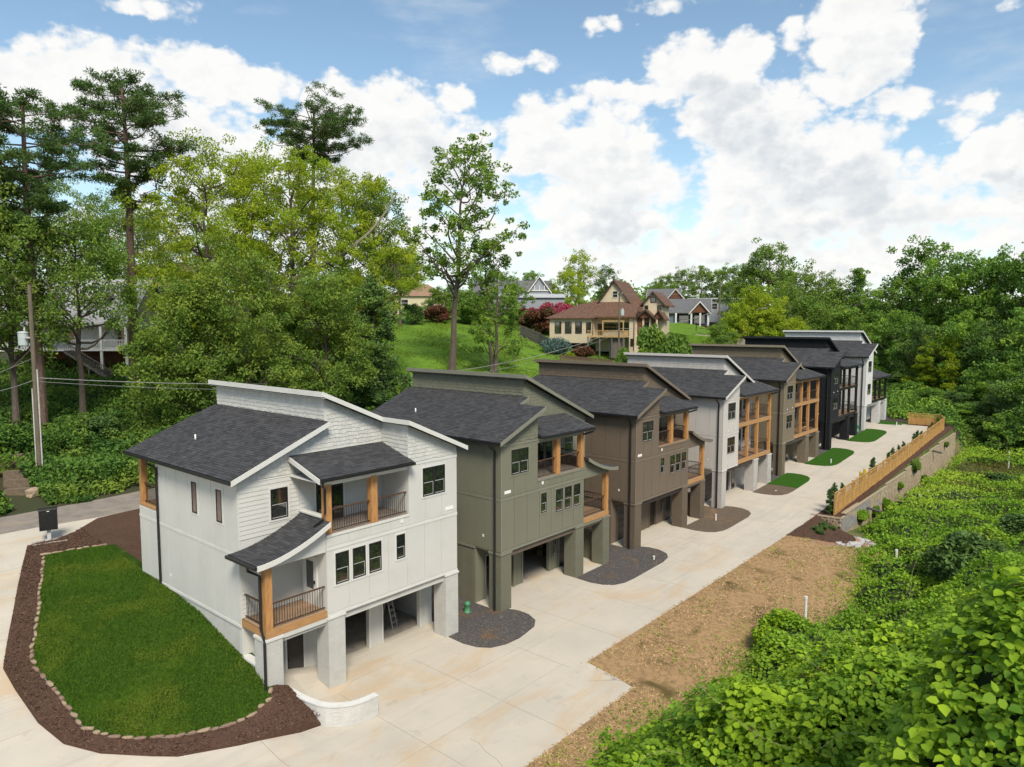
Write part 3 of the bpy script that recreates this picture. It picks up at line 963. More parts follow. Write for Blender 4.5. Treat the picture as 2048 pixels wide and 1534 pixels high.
        MB().prism([(X(x), cz(x) - .15) for x in low] + [(X(low[-1]), 6.0), (X(7.62), 6.0)], 'y', 0, .12).build('arch_panel', BODY, root)
        MB().box(X(9.2) - .006, X(9.2) + .006, -.012, 0, 6.0, cz(9.2) - .16).build('batten', TRIM, root)
        MB().box(X(8.4) - .006, X(8.4) + .006, -.012, 0, 6.0, cz(8.4) - .16).build('batten', TRIM, root)
        bx('porch_ceiling', 7.6, 10.38, .12, 1.88, 5.98, 6.03, TRIM)
        bx('side_beam', 10.26, 10.4, .12, 1.88, 6.03, 6.3, TRIM)
        arc = [0]
        for a, b in zip(sx, sx[1:]): arc.append(arc[-1] + math.hypot(b - a, cz(b) - cz(a)))

        def sw(s, t):
            t = arc[-1] - t
            x = float(np.interp(t, arc, sx)); e = .02
            g = (cz(x + e) - cz(x - e)) / (2 * e)
            n = Vector((-g * (-1 if mir else 1), 0, 1)).normalized()
            return Vector((X(x), -.36 + s, cz(x))), n
        mb = MB()
        add_shingles(mb, sw, 2.22, arc[-1], rng)
        mb.build('shingles', SHINGLE, pr, kind='stuff', recalc=False)
        bx('gutter', 10.9, 11.02, -.37, 1.9, 6.18, 6.3, BLACK)
    else:
        if upper_porch:
            deck(3.1, 10.4, 6.72, woodh, i < 5)
            bx('deck_rim', 10.36, 10.4, .04, 1.89, 6.42, 6.72, woodh)
            for a in (5.05, 7.2, 10.05):
                post(a + .03, a + .28, .02, .27, 6.72, 8.8)
            for a, b in ((3.12, 5.05), (5.37, 7.2), (7.52, 10.05)):
                railing((a, .18), (b, .18), 6.72, step=st)
            railing((10.22, .34), (10.22, 1.88), 6.72, step=st)
        deck(3.1, 10.4, 3.55, woodh, i < 5)
        bx('deck_rim', 10.36, 10.4, .04, 1.89, 3.25, 3.55, woodh)
        for a in (5.05, 7.2, 10.05):
            post(a + .03, a + .28, .02, .27, 3.55, 6.42 if upper_porch else 6.06)
        for a, b in ((3.12, 5.05), (5.37, 7.2), (7.52, 10.05)):
            railing((a, .18), (b, .18), 3.55, step=st)
        railing((10.22, .34), (10.22, 1.88), 3.55, step=st)
    # ---- windows and doors (y = wall plane, facing the drive)
    def window(x0, x1, z0, z1, y=0.0, pair=False, casing=True, m=BLACK):
        xa, xb = sorted((X(x0), X(x1)))
        f = MB()
        t = .055
        f.box(xa, xb, y - .05, y - .005, z1 - t, z1).box(xa, xb, y - .05, y - .005, z0, z0 + t).box(xa, xa + t, y - .05, y - .005, z0 + t, z1 - t).box(xb - t, xb, y - .05, y - .005, z0 + t, z1 - t)
        if pair:
            f.box((xa + xb) / 2 - .06, (xa + xb) / 2 + .06, y - .05, y - .005, z0 + t, z1 - t)
        w = f.build('window', m, root, recalc=False)
        lites = [(xa + t, xb - t)] if not pair else [(xa + t, (xa + xb) / 2 - .06), ((xa + xb) / 2 + .06, xb - t)]
        zm = z0 + (z1 - z0) * .48
        sash = MB()
        for a, b in lites:
            MB().box(a, b, y - .030, y - .022, zm, z1 - t).build('pane', GLASS, w, recalc=False)
            MB().box(a, b, y - .024, y - .018, z0 + t, zm).build('pane', GLASS, w, recalc=False)
            sash.box(a, b, y - .046, y - .030, zm - .016, zm + .006).box(a, b, y - .044, y - .024, z0 + t, z0 + t + .022)
            sash.box(b - .012, b, y - .044, y - .024, z0 + t + .022, zm - .016)
        sash.build('sash', WSASH, w, recalc=False)
        if casing:
            c = .085
            k = MB()
            k.box(xa - c, xb + c, y - .04, y - .018, z1, z1 + c).box(xa - c, xb + c, y - .045, y - .018, z0 - c, z0).box(xa - c, xa, y - .04, y - .018, z0, z1).box(xb, xb + c, y - .04, y - .018, z0, z1)
            k.build('casing', TRIM, w, recalc=False)
        return w

    def door(x0, x1, z0, z1, y, slab, glass=True):
        xa, xb = sorted((X(x0), X(x1)))
        d = MB().box(xa, xb, y - .05, y - .026, z0, z1).build('door', slab, root, recalc=False)
        if glass:
            MB().box(xa + .12, xb - .12, y - .06, y - .05, z0 + .25, z1 - .14).build('pane', GLASS, d, recalc=False)
        MB().box(xa - .09, xa, y - .055, y - .02, z0, z1 + .09).box(xb, xb + .09, y - .055, y - .02, z0, z1 + .09).box(xa, xb, y - .055, y - .02, z1, z1 + .09).build('casing', TRIM, d, recalc=False)
        MB().box(xa + .05, xa + .075, y - .085, y - .05, z0 + .95, z0 + 1.1).build('handle', BLACK, d, recalc=False)
        return d

    DD = mat('door_dark', (.02, .02, .02), (.03, .03, .03), 3, rough=.4)
    if A:
        window(.82, 2.25, 7.34, 8.7, 0, True)
        window(3.38, 3.88, 4.74, 5.86)
        for a in (4.75, 5.62, 6.5):
            window(a, a + .68, 4.5, 5.84)
        window(8.18, 8.98, 7.3, 8.6, 1.9)
        door(5.38, 6.02, 6.72, 8.55, 1.9, DD); door(6.14, 6.8, 6.72, 8.55, 1.9, DD)
        window(7.0, 7.3, .9, 2.3, 1.9) if not mir else None
        door(7.62, 8.42, .02, 2.1, 1.9, DD if not mir else DARKIN, False)
        d = MB().box(X(7.6), X(7.64), .75, 1.6, 3.5, 5.55).build('door', TRIM, root)
        MB().box(X(7.64), X(7.65), .92, 1.43, 4.2, 5.4).build('pane', GLASS, d)
        MB().box(X(7.6), X(7.655), .66, .75, 3.5, 5.64).box(X(7.6), X(7.655), 1.6, 1.69, 3.5, 5.64).box(X(7.6), X(7.655), .75, 1.6, 5.55, 5.64).build('casing', TRIM, d)
        MB().box(X(7.64), X(7.7), .79, .83, 4.45, 4.6).build('handle', BLACK, d)
    else:
        window(.85, 2.3, 7.3, 8.68, 0, True)
        window(.85, 2.3, 4.45, 5.8, 0, True)
        door(7.3, 8.0, 3.57, 5.6, 1.9, DD); window(8.35, 9.0, 4.45, 5.75, 1.9)
        if upper_porch:
            door(7.3, 8.0, 6.74, 8.6, 1.9, DD); window(8.35, 9.0, 7.3, 8.4, 1.9)
        door(6.1, 6.9, .02, 2.1, 1.9, DD)
    if mir:                                                   # two slim windows on the end wall
        for y0 in (3.18, 5.4):
            w = MB()
            y1, t, z0, z1 = y0 + .47, .05, 7.24, 8.62
            w.box(-.05, -.012, y0, y1, z1 - t, z1).box(-.05, -.012, y0, y1, z0, z0 + t).box(-.05, -.012, y0, y0 + t, z0 + t, z1 - t).box(-.05, -.012, y1 - t, y1, z0 + t, z1 - t)
            w = w.build('window', BLACK, root, recalc=False)
            MB().box(-.03, -.018, y0 + t, y1 - t, z0 + t, z1 - t).build('pane', mat('blind_glass', (.16, .115, .1), (.12, .09, .08), 2, rough=.12), w, recalc=False)
            MB().box(-.036, -.018, y0 - .08, y0, z0 - .08, z1 + .08).box(-.036, -.018, y1, y1 + .08, z0 - .08, z1 + .08).box(-.036, -.018, y0, y1, z1, z1 + .08).box(-.04, -.018, y0, y1, z0 - .08, z0).build('casing', TRIM, w, recalc=False)
    # ---- downspouts
    def spout(pts):
        MB().tube(pts, .058, 8).build('downspout', BLACK, root)
    if mir:
        spout([(-.5, 9.35, 9.1), (-.5, 9.35, 9.0), (-.09, 9.35, 8.75), (-.09, 9.35, 3.25), (-.12, 9.3, 2.95)])
        spout([(-.5, .35, 6.22), (-.5, .35, 6.0), (-.1, .2, 5.72), (-.1, .2, 3.55), (-.12, .0, 3.3), (-.14, -.1, 3.1), (-.14, -.1, 1.2)])
        spout([(X(8.0), -.46, 9.05), (X(8.0), -.46, 8.9), (X(7.66), -.08, 8.7), (X(7.66), -.08, 7.7), (X(7.78), -.06, 7.45), (X(8.1), .1, 7.2)])
    else:
        spout([(-.5, .35, 9.1), (-.5, .35, 9.0), (-.1, .35, 8.72), (-.1, .35, 3.4), (-.14, .33, 3.15), (-.14, .33, .05)])
        spout([(X(px1) - .15, -.47, fz(-.4) - .1), (X(px1) - .15, -.47, fz(-.4) - .25), (X(px1) - .55, -.05, fz(-.4) - .42), (X(px1) - .62, .3, fz(-.4) - .45)])
    # ---- small fixings
    if i < 3:
        p = bx('number_plaque', .27, .78, -.035, -.017, 6.38, 6.55, WHITEP)
        for k in range(4):
            bx('numeral_tile', .285 + k * .123, .395 + k * .123, -.042, -.035, 6.395, 6.535, mat('plaque_white', (.8, .8, .78), (.7, .7, .68), 40, rough=.5), p)
        bx('wall_box', 3.45, 3.6, -.05, 0, 6.38, 6.56, WHITEP)
    else:
        bx('wall_box', .95, 1.05, -.05, -.017, 6.35, 6.47, WHITEP); bx('wall_box', 2.3, 2.4, -.05, -.017, 6.4, 6.52, WHITEP)
    wx('wall_box', -.04, -.017, 8.3, 8.42, 3.75, 3.87, WHITEP) if mir else wx('wall_box', -.04, -.017, 1.2, 1.32, 3.9, 4.05, WHITEP)
    if mir:                                                   # porch at the back corner
        MB().box(0, 3.0, 9.6, 11.62, 2.6, 6.62).build('back_porch_wall', BODY, root)
        panels_side(9.6, 11.62, 3.26, 6.02, 2); panels_side(9.6, 11.62, 6.2, 6.55, 2)
        wx('trim_band', -.036, 0, 9.6, 11.62, 6.03, 6.18, TRIM)
        wx('deck_rim', -.02, 3.0, 9.62, 11.64, 6.62, 6.72, woodh)
        wx('post', .02, .3, 11.3, 11.6, 6.72, 9.12, wood)
        railing((Wd - .15, 9.62), (Wd - .15, 11.3), 6.72)
    return root


WHITE = (.54, .54, .51)
townhouse(0, 'A', True, 'white three-storey townhouse with lawn at its side, nearest of the row', WHITE, (.60, .60, .57), CEDAR, CEDARH, (.52, .52, .49), False)
townhouse(1, 'A', False, 'sage green townhouse with cedar porch posts, between the white and the brown ones', (.172, .172, .126), (.195, .193, .15), CEDAR, CEDARH, (.12, .095, .07), False)
townhouse(2, 'A', False, 'dark brown townhouse with swept porch roof and a car in its garage', (.148, .115, .084), (.168, .134, .10), CEDAR, CEDARH, (.035, .025, .02), True)
townhouse(3, 'B', False, 'off-white townhouse with two-level cedar porch, between brown and tan houses', (.50, .47, .44), (.55, .52, .49), CEDAR, CEDARH, (.05, .04, .035), True)
townhouse(4, 'B', False, 'tan townhouse with two-level cedar porch, beside the black one', (.175, .145, .10), (.23, .195, .14), CEDAR, CEDARH, (.06, .05, .045), True)
townhouse(5, 'B', False, 'black townhouse with black two-level porch rails', (.012, .013, .016), (.014, .015, .018), BLACK, BLACK, (.012, .012, .013), True, True)
townhouse(6, 'B', False, 'white townhouse with black single-level porch, last of the row by the forest', (.58, .58, .57), (.62, .62, .6), BLACK, BLACK, (.3, .3, .3), True, True, upper_porch=False)

# ---------------------------------------------------------------- garden wall, stone border, fence, block wall, small things
def gz(x, y, bulge=True):
    return float(ground(np.array([x]), np.array([y]), bulge)[0])


FENCEW = mat('fence_pine', (.46, .27, .085), (.36, .20, .06), 1.6, rough=.75, stretch=(1, 1, .25), attr=.25)
BLOCKM = mat('wall_block', (.36, .285, .19), (.28, .225, .155), 5, rough=.95, bump=1.0, bscale=18, attr=.3)
BLOCKG = mat('wall_block_grey', (.26, .25, .235), (.20, .195, .18), 5, rough=.95, bump=1.0, bscale=18, attr=.3)
CAPM = mat('wall_cap', (.36, .29, .20), (.29, .235, .165), 4, rough=.95, bump=.6, bscale=14)
STONE = mat('border_stone', (.36, .28, .19), (.27, .20, .135), 5, rough=.95, bump=.8, bscale=14)
STONE2 = mat('border_stone_red', (.26, .165, .12), (.2, .14, .11), 5, rough=.95, bump=.8, bscale=14)
RWHITE = mat('rendered_white', (.62, .62, .60), (.56, .56, .54), 3, rough=.8)
RBRICK = mat('rendered_brick', (.58, .58, .56), (.52, .52, .5), 3, rough=.85, brick=1)
PVC = mat('pvc_pipe', (.66, .66, .63), (.58, .58, .55), 5, rough=.45)
BLKP = mat('black_plastic', (.016, .016, .017), (.022, .022, .022), 5, rough=.5)
YEL = mat('yellow_paint', (.62, .40, .02), (.5, .32, .02), 4, rough=.5)
GREENP = mat('green_plastic', (.07, .24, .12), (.06, .2, .1), 4, rough=.5)

# curved white garden wall beside the first house
cw = thing('garden_wall', 'low white curved garden wall holding back the mulch by the first house', 'wall', (14.8, 24.0, 0))
path = [(14.80, 24.66), (14.81, 24.1), (14.86, 23.5), (14.97, 22.93), (15.12, 22.6), (15.30, 22.36), (15.54, 22.14), (15.82, 21.96), (16.1, 21.86), (16.4, 21.82), (16.86, 21.80)]


def ribbon(path, w0, w1, z0, z1):
    """closed strip of given offsets either side of a path"""
    P = [Vector((x, y, 0)) for x, y in path]
    L, R = [], []
    for i, p in enumerate(P):
        d = (P[min(i + 1, len(P) - 1)] - P[max(i - 1, 0)]).normalized()
        n = Vector((-d.y, d.x, 0))
        L.append(p + n * w0); R.append(p + n * w1)
    vs = [(q.x, q.y, z0) for q in L] + [(q.x, q.y, z1) for q in L] + [(q.x, q.y, z1) for q in R] + [(q.x, q.y, z0) for q in R]
    n = len(P)
    fs = []
    for i in range(n - 1):
        for a, b in ((0, 1), (1, 2), (2, 3), (3, 0)):
            fs.append((a * n + i, a * n + i + 1, b * n + i + 1, b * n + i))
    fs.append((0, n, 2 * n, 3 * n)); fs.append((n - 1, 4 * n - 1, 3 * n - 1, 2 * n - 1))
    return vs, fs


loc = [(x - 14.8, y - 24.0) for x, y in path]
vs, fs = ribbon(loc, .11, -.11, -.25, .80)
MB().add(vs, fs).build('wall_body', RBRICK, cw)
vs, fs = ribbon(loc, .14, -.14, .80, .86)
MB().add(vs, fs).build('cap', RWHITE, cw)

# stone border between the mulch and the lawn
sb = thing('stone_border', 'row of rough tan stones edging the lawn against the dark mulch', 'border', (9, 30, gz(9, 30)))
LB = LAWN[:18]
LB = [(14.0, 41.12)] + LB[1:]
seg = []
for a, b in zip(LB, LB[1:]):
    seg.append((Vector(a), Vector(b)))
tot, rngs = 0.0, random.Random(5)
pos = 0.0
lens = [(b - a).length for a, b in seg]
total = sum(lens)
stone_meshes = []
for k in range(6):
    r = random.Random(60 + k)
    bm = bmesh.new()
    bmesh.ops.create_icosphere(bm, subdivisions=2, radius=.5)
    for v in bm.verts:
        c = v.co
        m_ = max(abs(c.x), abs(c.y), abs(c.z))
        v.co = c.lerp(c / m_ * .42, .55) * (1 + r.uniform(-.07, .07))
    me = bpy.data.meshes.new('stone'); bm.to_mesh(me); bm.free()
    me.materials.append(STONE if k < 4 else STONE2)
    stone_meshes.append(me)
while pos < total - .1:
    L = rngs.uniform(.26, .62)
    c = pos + L / 2
    k = 0
    while k < len(lens) - 1 and c > lens[k]:
        c -= lens[k]; k += 1
    a, b = seg[k]
    d = (b - a).normalized()
    p = a + d * c
    o = link('stone', rngs.choice(stone_meshes), sb)
    z = gz(p.x, p.y)
    o.location = (p.x - 9 + rngs.uniform(-.04, .04), p.y - 30 + rngs.uniform(-.04, .04), z - sb.location.z + .06)
    o.rotation_euler = (rngs.uniform(-.08, .08), rngs.uniform(-.08, .08) - 0, math.atan2(d.y, d.x) + rngs.uniform(-.15, .15))
    o.scale = (L * 1.08, rngs.uniform(.13, .2), rngs.uniform(.11, .17))
    pos += L

# cluster mailbox by the alley
mx_, my_ = 11.95, 43.62
mb_ = thing('mailbox', 'black cluster mailbox on a short pedestal beside the mulch', 'mailbox', (mx_, my_, gz(mx_, my_, False)), math.radians(-14))
MB().box(-.42, .42, -.25, .25, .62, 1.72).build('body', BLACK, mb_)
MB().prism([(-.28, 1.72), (.28, 1.72), (.26, 1.77), (-.26, 1.77)], 'x', -.45, .45).build('lid', BLACK, mb_)
MB().box(-.09, .09, -.09, .09, 0, .62).box(-.2, .2, -.18, .18, 0, .03).build('pedestal', GALV, mb_)
MB().box(-.8, .8, -.6, .6, -.1, .02).build('pad', CONCF, mb_)
for r in range(5):
    for c in range(3):
        d = MB().box(-.39 + c * .262, -.145 + c * .262, .25, .268, .68 + r * .2, .865 + r * .2).build('mail_door', BLACK, mb_, recalc=False)
        MB().box(-.28 + c * .262, -.25 + c * .262, .268, .274, .76 + r * .2, .78 + r * .2).build('lock', GALV, d, recalc=False)
MB().box(-.06, .06, -.262, -.25, 1.64, 1.68).build('label_plate', WHITEP, mb_)

# block retaining wall below the fence
rw = thing('retaining_wall', 'long tan block retaining wall below the wooden fence, rising in steps', 'wall', (58, 16.2, 0))
bl, bh = .46, .2
bmesh_ = {}


def blockmesh(k, m):
    if (k, m.name) not in bmesh_:
        r = random.Random(k)
        vs = [(-bl / 2 + .006, 0, .004), (bl / 2 - .006, 0, .004), (bl / 2 - .006, .25, .004), (-bl / 2 + .006, .25, .004), (-bl / 2 + .006, 0, bh - .006), (bl / 2 - .006, 0, bh - .006), (bl / 2 - .006, .25, bh - .006), (-bl / 2 + .006, .25, bh - .006)]
        vs = [(x, y - (.02 + r.uniform(0, .02)) * (y == 0), z) for x, y, z in vs]
        q = MB().add(vs, [(0, 3, 2, 1), (4, 5, 6, 7), (0, 1, 5, 4), (1, 2, 6, 5), (2, 3, 7, 6), (3, 0, 4, 7)], r.random())
        bmesh_[(k, m.name)] = q.mesh('block', m, recalc=False)
    return bmesh_[(k, m.name)]


def wall_top(x):           # stepped coping
    t = np.interp(x, [57.5, 72, 85, 97, 105], [.38, .62, 1.0, 1.5, 1.6])
    return math.floor(t / bh) * bh + .1


cells = []
xx = 57.9
while xx < 104.6:
    top = wall_top(xx)
    bot = gz(xx, 16.1) - .25
    row = 0
    z = top - bh
    while z > bot:
        off = bl / 2 if (round(z / bh) % 2) else 0
        cells.append((xx + off, z))
        z -= bh
    xx += bl
rr = random.Random(9)
core = MB()
stuff = {0: MB(), 1: MB()}
cells.sort(key=lambda c: c[0])
for n_, (x, z) in enumerate(cells):
    grey = (x < 67 + 2.5 * math.sin(x * 1.3) and z > -.9 and math.sin(x * .9 + z * 3) > -.75)
    m = BLOCKG if grey else BLOCKM
    bat = .02 * (wall_top(x) - z)
    if n_ < 300:
        link('block', blockmesh(rr.randrange(6), m), rw, (x - 58, rr.uniform(-.008, .008) - bat, z))
    else:
        y = rr.uniform(-.012, .008) - bat - .02
        stuff[int(grey)].box(x - 58 - bl / 2 + .006, x - 58 + bl / 2 - .006, y, y + .25, z + .004, z + bh - .006, rr.random())
stuff[0].build('block_courses', BLOCKM, rw, kind='stuff', recalc=False)
stuff[1].build('block_courses', BLOCKG, rw, kind='stuff', recalc=False) if stuff[1].v else None
MB().box(-.3, 46.6, .06, .3, -3.2, .3).build('core', mat('core_dark', (.06, .05, .045), None, 3, rough=.95), rw)
xx = 57.9
capm = MB().box(-bl / 2 + .005, bl / 2 - .005, -.06, .3, 0, .09).mesh('cap_stone', CAPM, recalc=False)
while xx < 104.6:
    link('cap_stone', capm, rw, (xx - 58, rr.uniform(-.01, .01), wall_top(xx)))
    xx += bl
# the near end turns back to the drive
for k in range(5):
    for j in range(6):
        z = wall_top(58) - bh * (j + 1)
        o = link('block', blockmesh(rr.randrange(6), BLOCKM), rw, (-.45 - k * .05, .25 + k * .44 + (.2 if j % 2 else 0), z)); o.rotation_euler.z = -math.pi / 2 - .1
    o = link('cap_stone', capm, rw, (-.45 - k * .05, .25 + k * .44, wall_top(58))); o.rotation_euler.z = -math.pi / 2 - .1

# timber fence on top
fe = thing('fence', 'tall natural timber fence with open slats along its top, above the block wall', 'fence', (58, 16.85, 0))
pts = [(58.0, 16.85), (101.6, 17.0), (103.6, 17.6), (104.0, 18.6), (103.9, 21.4)]


def fz_(x):
    return np.interp(x, [57, 61, 72, 85, 97, 104.5], [.33, .42, .72, 1.2, 1.72, 2.0])


post_me = MB().box(-.05, .05, -.05, .05, -.3, 1.86).mesh('post', FENCEW, recalc=False)
pick = random.Random(4)
for (xa, ya), (xb, yb) in zip(pts, pts[1:]):
    L = math.hypot(xb - xa, yb - ya)
    n = max(1, round(L / 2.42))
    ang = math.atan2(yb - ya, xb - xa)
    for k in range(n):
        t0, t1 = k / n, (k + 1) / n
        x0, y0, x1, y1 = xa + (xb - xa) * t0, ya + (yb - ya) * t0, xa + (xb - xa) * t1, ya + (yb - ya) * t1
        w = L / n
        z0 = float(fz_((x0 + x1) / 2))
        p = link('post', post_me, fe, (x0 - 58, y0 - 16.85, z0)); p.rotation_euler.z = ang
        mbp = MB()
        npk = int(w / .145)
        for q in range(npk):
            a = .05 + q * (w - .1) / npk
            mbp.box(a + .003, a + (w - .1) / npk - .003, -.012, .012, .02, 1.22 + pick.uniform(-.003, .003), pick.random())
        pn = mbp.build('picket_panel', FENCEW, fe, (x0 - 58, y0 - 16.85, z0), recalc=False)
        pn.rotation_euler.z = ang
        sl_ = MB().box(.05, w - .05, -.02, .02, 1.22, 1.29, .5).box(.05, w - .05, -.045, -.014, .25, .34, .4).box(.05, w - .05, -.045, -.014, 1.0, 1.09, .4)
        sl_.build('rail', FENCEW, pn, recalc=False)
        for j in range(4):
            MB().box(.05, w - .05, -.01, .01, 1.34 + j * .12, 1.40 + j * .12, pick.random()).build('slat', FENCEW, pn, recalc=False)
        MB().box(.0, w, -.05, .05, 1.80, 1.84, .6).build('top_rail', FENCEW, pn, recalc=False)
        lt = MB()
        for j in range(1, 6):
            lt.box(w * j / 6 - .02, w * j / 6 + .02, .011, .022, 1.30, 1.79, .5)
        lt.build('lattice_strips', FENCEW, pn, recalc=False)
link('post', post_me, fe, (pts[-1][0] - 58, pts[-1][1] - 16.85, 2.0))

# white stand pipes in the vines
for (x, y, h, lab) in ((37.75, 12.2, 1.55, 'tall white PVC stand pipe beside the round vine-covered bush'), (51.3, 10.9, 1.05, 'white PVC stand pipe in the vines below the rubble bank'),
                       (73.8, 14.0, 2.0, 'nearer of two white PVC pipes close together below the block wall'), (76.4, 13.8, 2.0, 'farther of two white PVC pipes close together below the block wall'),
                       (105.3, 10.5, 2.3, 'white PVC stand pipe in the weeds near the forest edge')):
    z = gz(x, y)
    t = thing('stand_pipe', lab, 'pipe', (x, y, z), 0, 'white PVC stand pipes')
    MB().tube([(0, 0, -.3), (.05, .03, h)], .075, 12).build('pipe', PVC, t, sm=False)
    MB().tube([(.05, .03, h - .12), (.052, .032, h + .02)], .095, 12).build('cap', PVC, t)

# black drain pipe lying at the end of the curved wall
t = thing('drain_pipe', 'short black corrugated drain pipe at the foot of the curved white wall', 'pipe', (15.8, 22.2, .07))
rings = []
pl = [Vector((-.35, .12, .05)), Vector((0, -.05, .03)), Vector((.55, -.38, .02))]
cr, rad = [], []
for k in range(41):
    s = k / 40
    p = pl[0].lerp(pl[1], min(s * 2, 1)).lerp(pl[1].lerp(pl[2], max(s * 2 - 1, 0)), .5 if s > .4 else .2)
    p = pl[0] * (1 - s) ** 2 + pl[1] * 2 * s * (1 - s) + pl[2] * s * s
    cr.append(p); rad.append(.085 if k % 2 else .072)
MB().tube(cr, rad, 12).build('corrugated_tube', BLKP, t)

for (x, y, z, lab) in ((64.6, 16.1, -.3, 'black drain pipe poking from the near part of the block wall'), (90.8, 16.3, 1.05, 'black drain pipe lying over the top of the block wall')):
    t = thing('wall_drain', lab, 'pipe', (x, y, z), 0, 'black pipes draining the block wall')
    for dx in (0, .22):
        MB().tube([(dx - .1, .1, .15), (dx, -.35, .06), (dx + .35, -.95, -.12)], .075, 10).build('pipe', BLKP, t)

# utility things between the houses
t = thing('utility_pedestal', 'small green domed utility pedestal in the gravel beside the first house', 'utility box', (26.35, 26.1, .02))
MB().lathe([(.2, 0), (.2, .03), (.16, .05), (.155, .38), (.175, .4), (.17, .5), (.12, .57), (.03, .6)], 18).build('dome', GREENP, t, sm=True)
t = thing('utility_pedestal', 'small green utility pedestal on the turf between black and last white house', 'utility box', (94.7, 25.2, 1.95))
MB().lathe([(.22, 0), (.22, .1), (.17, .12), (.165, .7), (.19, .72), (.18, .9), (.03, 1.0)], 16).build('dome', GREENP, t, sm=True)

LUM = mat('old_lumber', (.28, .19, .125), (.2, .14, .1), 4, rough=.85)
t = thing('lumber_stack', 'loose stack of lumber and scrap beside the first house', 'lumber', (25.0, 27.4, .02), .25)
lr = random.Random(2)
for k in range(14):
    z = (k // 4) * .1
    y = (k % 4) * .19 + lr.uniform(-.03, .03)
    o = MB().box(-.2 + lr.uniform(-.2, .1), 1.5 + lr.uniform(-.3, .5), y, y + .14, z, z + .07).build('plank', LUM, t, recalc=False)
    o.rotation_euler.z = lr.uniform(-.05, .05)
t = thing('cinder_block', 'grey hollow cinder block at the green house garage', 'block', (35.63, 26.35, .02), .2)
cbm = MB()
cbm.box(-.2, .2, -.1, -.07, 0, .2).box(-.2, .2, .07, .1, 0, .2)
for a in (-.2, -.015, .17):
    cbm.box(a, a + .03, -.07, .07, 0, .2)
cbm.build('shell', mat('cinder_grey', (.22, .21, .2), (.17, .16, .15), 12, rough=.95), t, recalc=False)

for (x, y, z, lab) in ((40.3, 22.75, .02, 'white cleanout cap in the dark gravel beside the green house'), (51.3, 23.6, .12, 'white cleanout pipe in gravel by the brown house pillar'),
                       (62.6, 23.2, .3, 'white cleanout cap in the half gravel, half turf bed'), (76.0, 22.6, .98, 'white cleanout pipe on the turf patch in front of the tan house'),
                       (101.6, 22.3, 2.15, 'white cleanout pipe on the farthest turf patch')):
    t = thing('cleanout', lab, 'pipe', (x, y, z), 0, 'white cleanout pipes')
    MB().lathe([(.06, -.1), (.06, .24 if 'cap' in lab else .5)], 12).build('pipe', PVC, t)
    MB().lathe([(.078, .24 if 'cap' in lab else .5), (.078, .3 if 'cap' in lab else .57)], 12).build('cap', PVC, t)

for k, (x, lab) in enumerate(((68.2, 'nearer yellow bollard beside the fence'), (69.5, 'farther yellow bollard beside the fence'))):
    z = gz(x, 17.75, False)
    t = thing('bollard', lab, 'bollard', (x, 17.7, z), 0, 'yellow bollards by the fence')
    MB().lathe([(.115, -.1), (.115, 1.35), (.09, 1.42), (.03, 1.45)], 16).build('post', YEL, t, sm=False)
    MB().lathe([(.13, 0), (.13, .04)], 16).build('base_ring', YEL, t)

# dark car inside the brown house garage
CARP = mat('car_paint', (.008, .009, .011), (.010, .011, .013), 3, rough=.2, coat=.8)
TYRE = mat('tyre', (.015, .015, .015), (.02, .02, .02), 8, rough=.85)
car = thing('parked_car', 'black car parked inside the brown house garage', 'car', (41.17 + 1.95, YF + 5.0, .08), math.radians(-90))
prof = [(-2.1, .35), (-2.15, .75), (-1.95, .92), (-1.2, .98), (-.55, 1.42), (.7, 1.45), (1.35, 1.02), (2.0, .95), (2.15, .7), (2.1, .35)]
bm = bmesh.new()
me = MB().prism(prof, 'y', -.86, .86).mesh('body', CARP)
o = link('body', me, car)
bv = o.modifiers.new('bevel', 'BEVEL'); bv.width = .09; bv.segments = 3
MB().prism([(-1.15, 1.0), (-.56, 1.36), (.66, 1.39), (1.22, 1.02)], 'y', -.87, .87).build('side_window', GLASS, car)
for a in (-1.35, 1.35):
    for s in (-1, 1):
        w = MB().tube([(a, s * .68, .33), (a, s * .89, .33)], .33, 20).build('wheel', TYRE, car)
        MB().tube([(a, s * .87, .33), (a, s * .9, .33)], .2, 14).build('rim', GALV, w)
for s in (-.6, .6):
    MB().box(2.05, 2.14, s - .2, s + .2, .66, .8).build('headlight', WHITEP, car)
MB().box(2.13, 2.16, -.3, .3, .45, .56).build('number_plate', WHITEP, car)

# ---------------------------------------------------------------- houses on the hill, poles and wires
RV, FV, UV = _r.copy(), _f.copy(), _u.copy()
CAMP = Vector((0, 0, CAMZ))


def at(px, py, d):
    """world point seen in photograph pixel (px, py) at forward distance d"""
    return CAMP + (FV + RV * ((px - 1024) / FPX) - UV * ((py - 767) / FPX)) * d


R0 = math.atan2(RV.y, RV.x)
CREAM = mat('cream_board', (.55, .47, .33), (.47, .4, .28), 2, rough=.8, stretch=(7, 7, .3))
BROOF = mat('brown_shingle', (.14, .076, .05), (.09, .05, .035), 2.2, rough=.95, bump=.4, bscale=25)
GROOF = mat('grey_shingle', (.13, .13, .135), (.09, .09, .095), 2.2, rough=.95, bump=.4, bscale=25)
LROOF = mat('pale_shingle', (.36, .36, .37), (.26, .26, .27), 3.0, rough=.95, bump=.6, bscale=16, stretch=(1, 1, 4))
TROOF = mat('tan_shingle', (.27, .17, .115), (.2, .125, .085), 2.2, rough=.95)
DARKT = mat('dark_brown_trim', (.05, .03, .022), None, 3, rough=.7)
REDSH = mat('red_cedar_shingle', (.15, .06, .03), (.1, .042, .022), 6, rough=.85)
BLUEW = mat('slate_blue_board', (.13, .16, .2), (.11, .135, .17), 2, rough=.8, stretch=(.3, .3, 8))
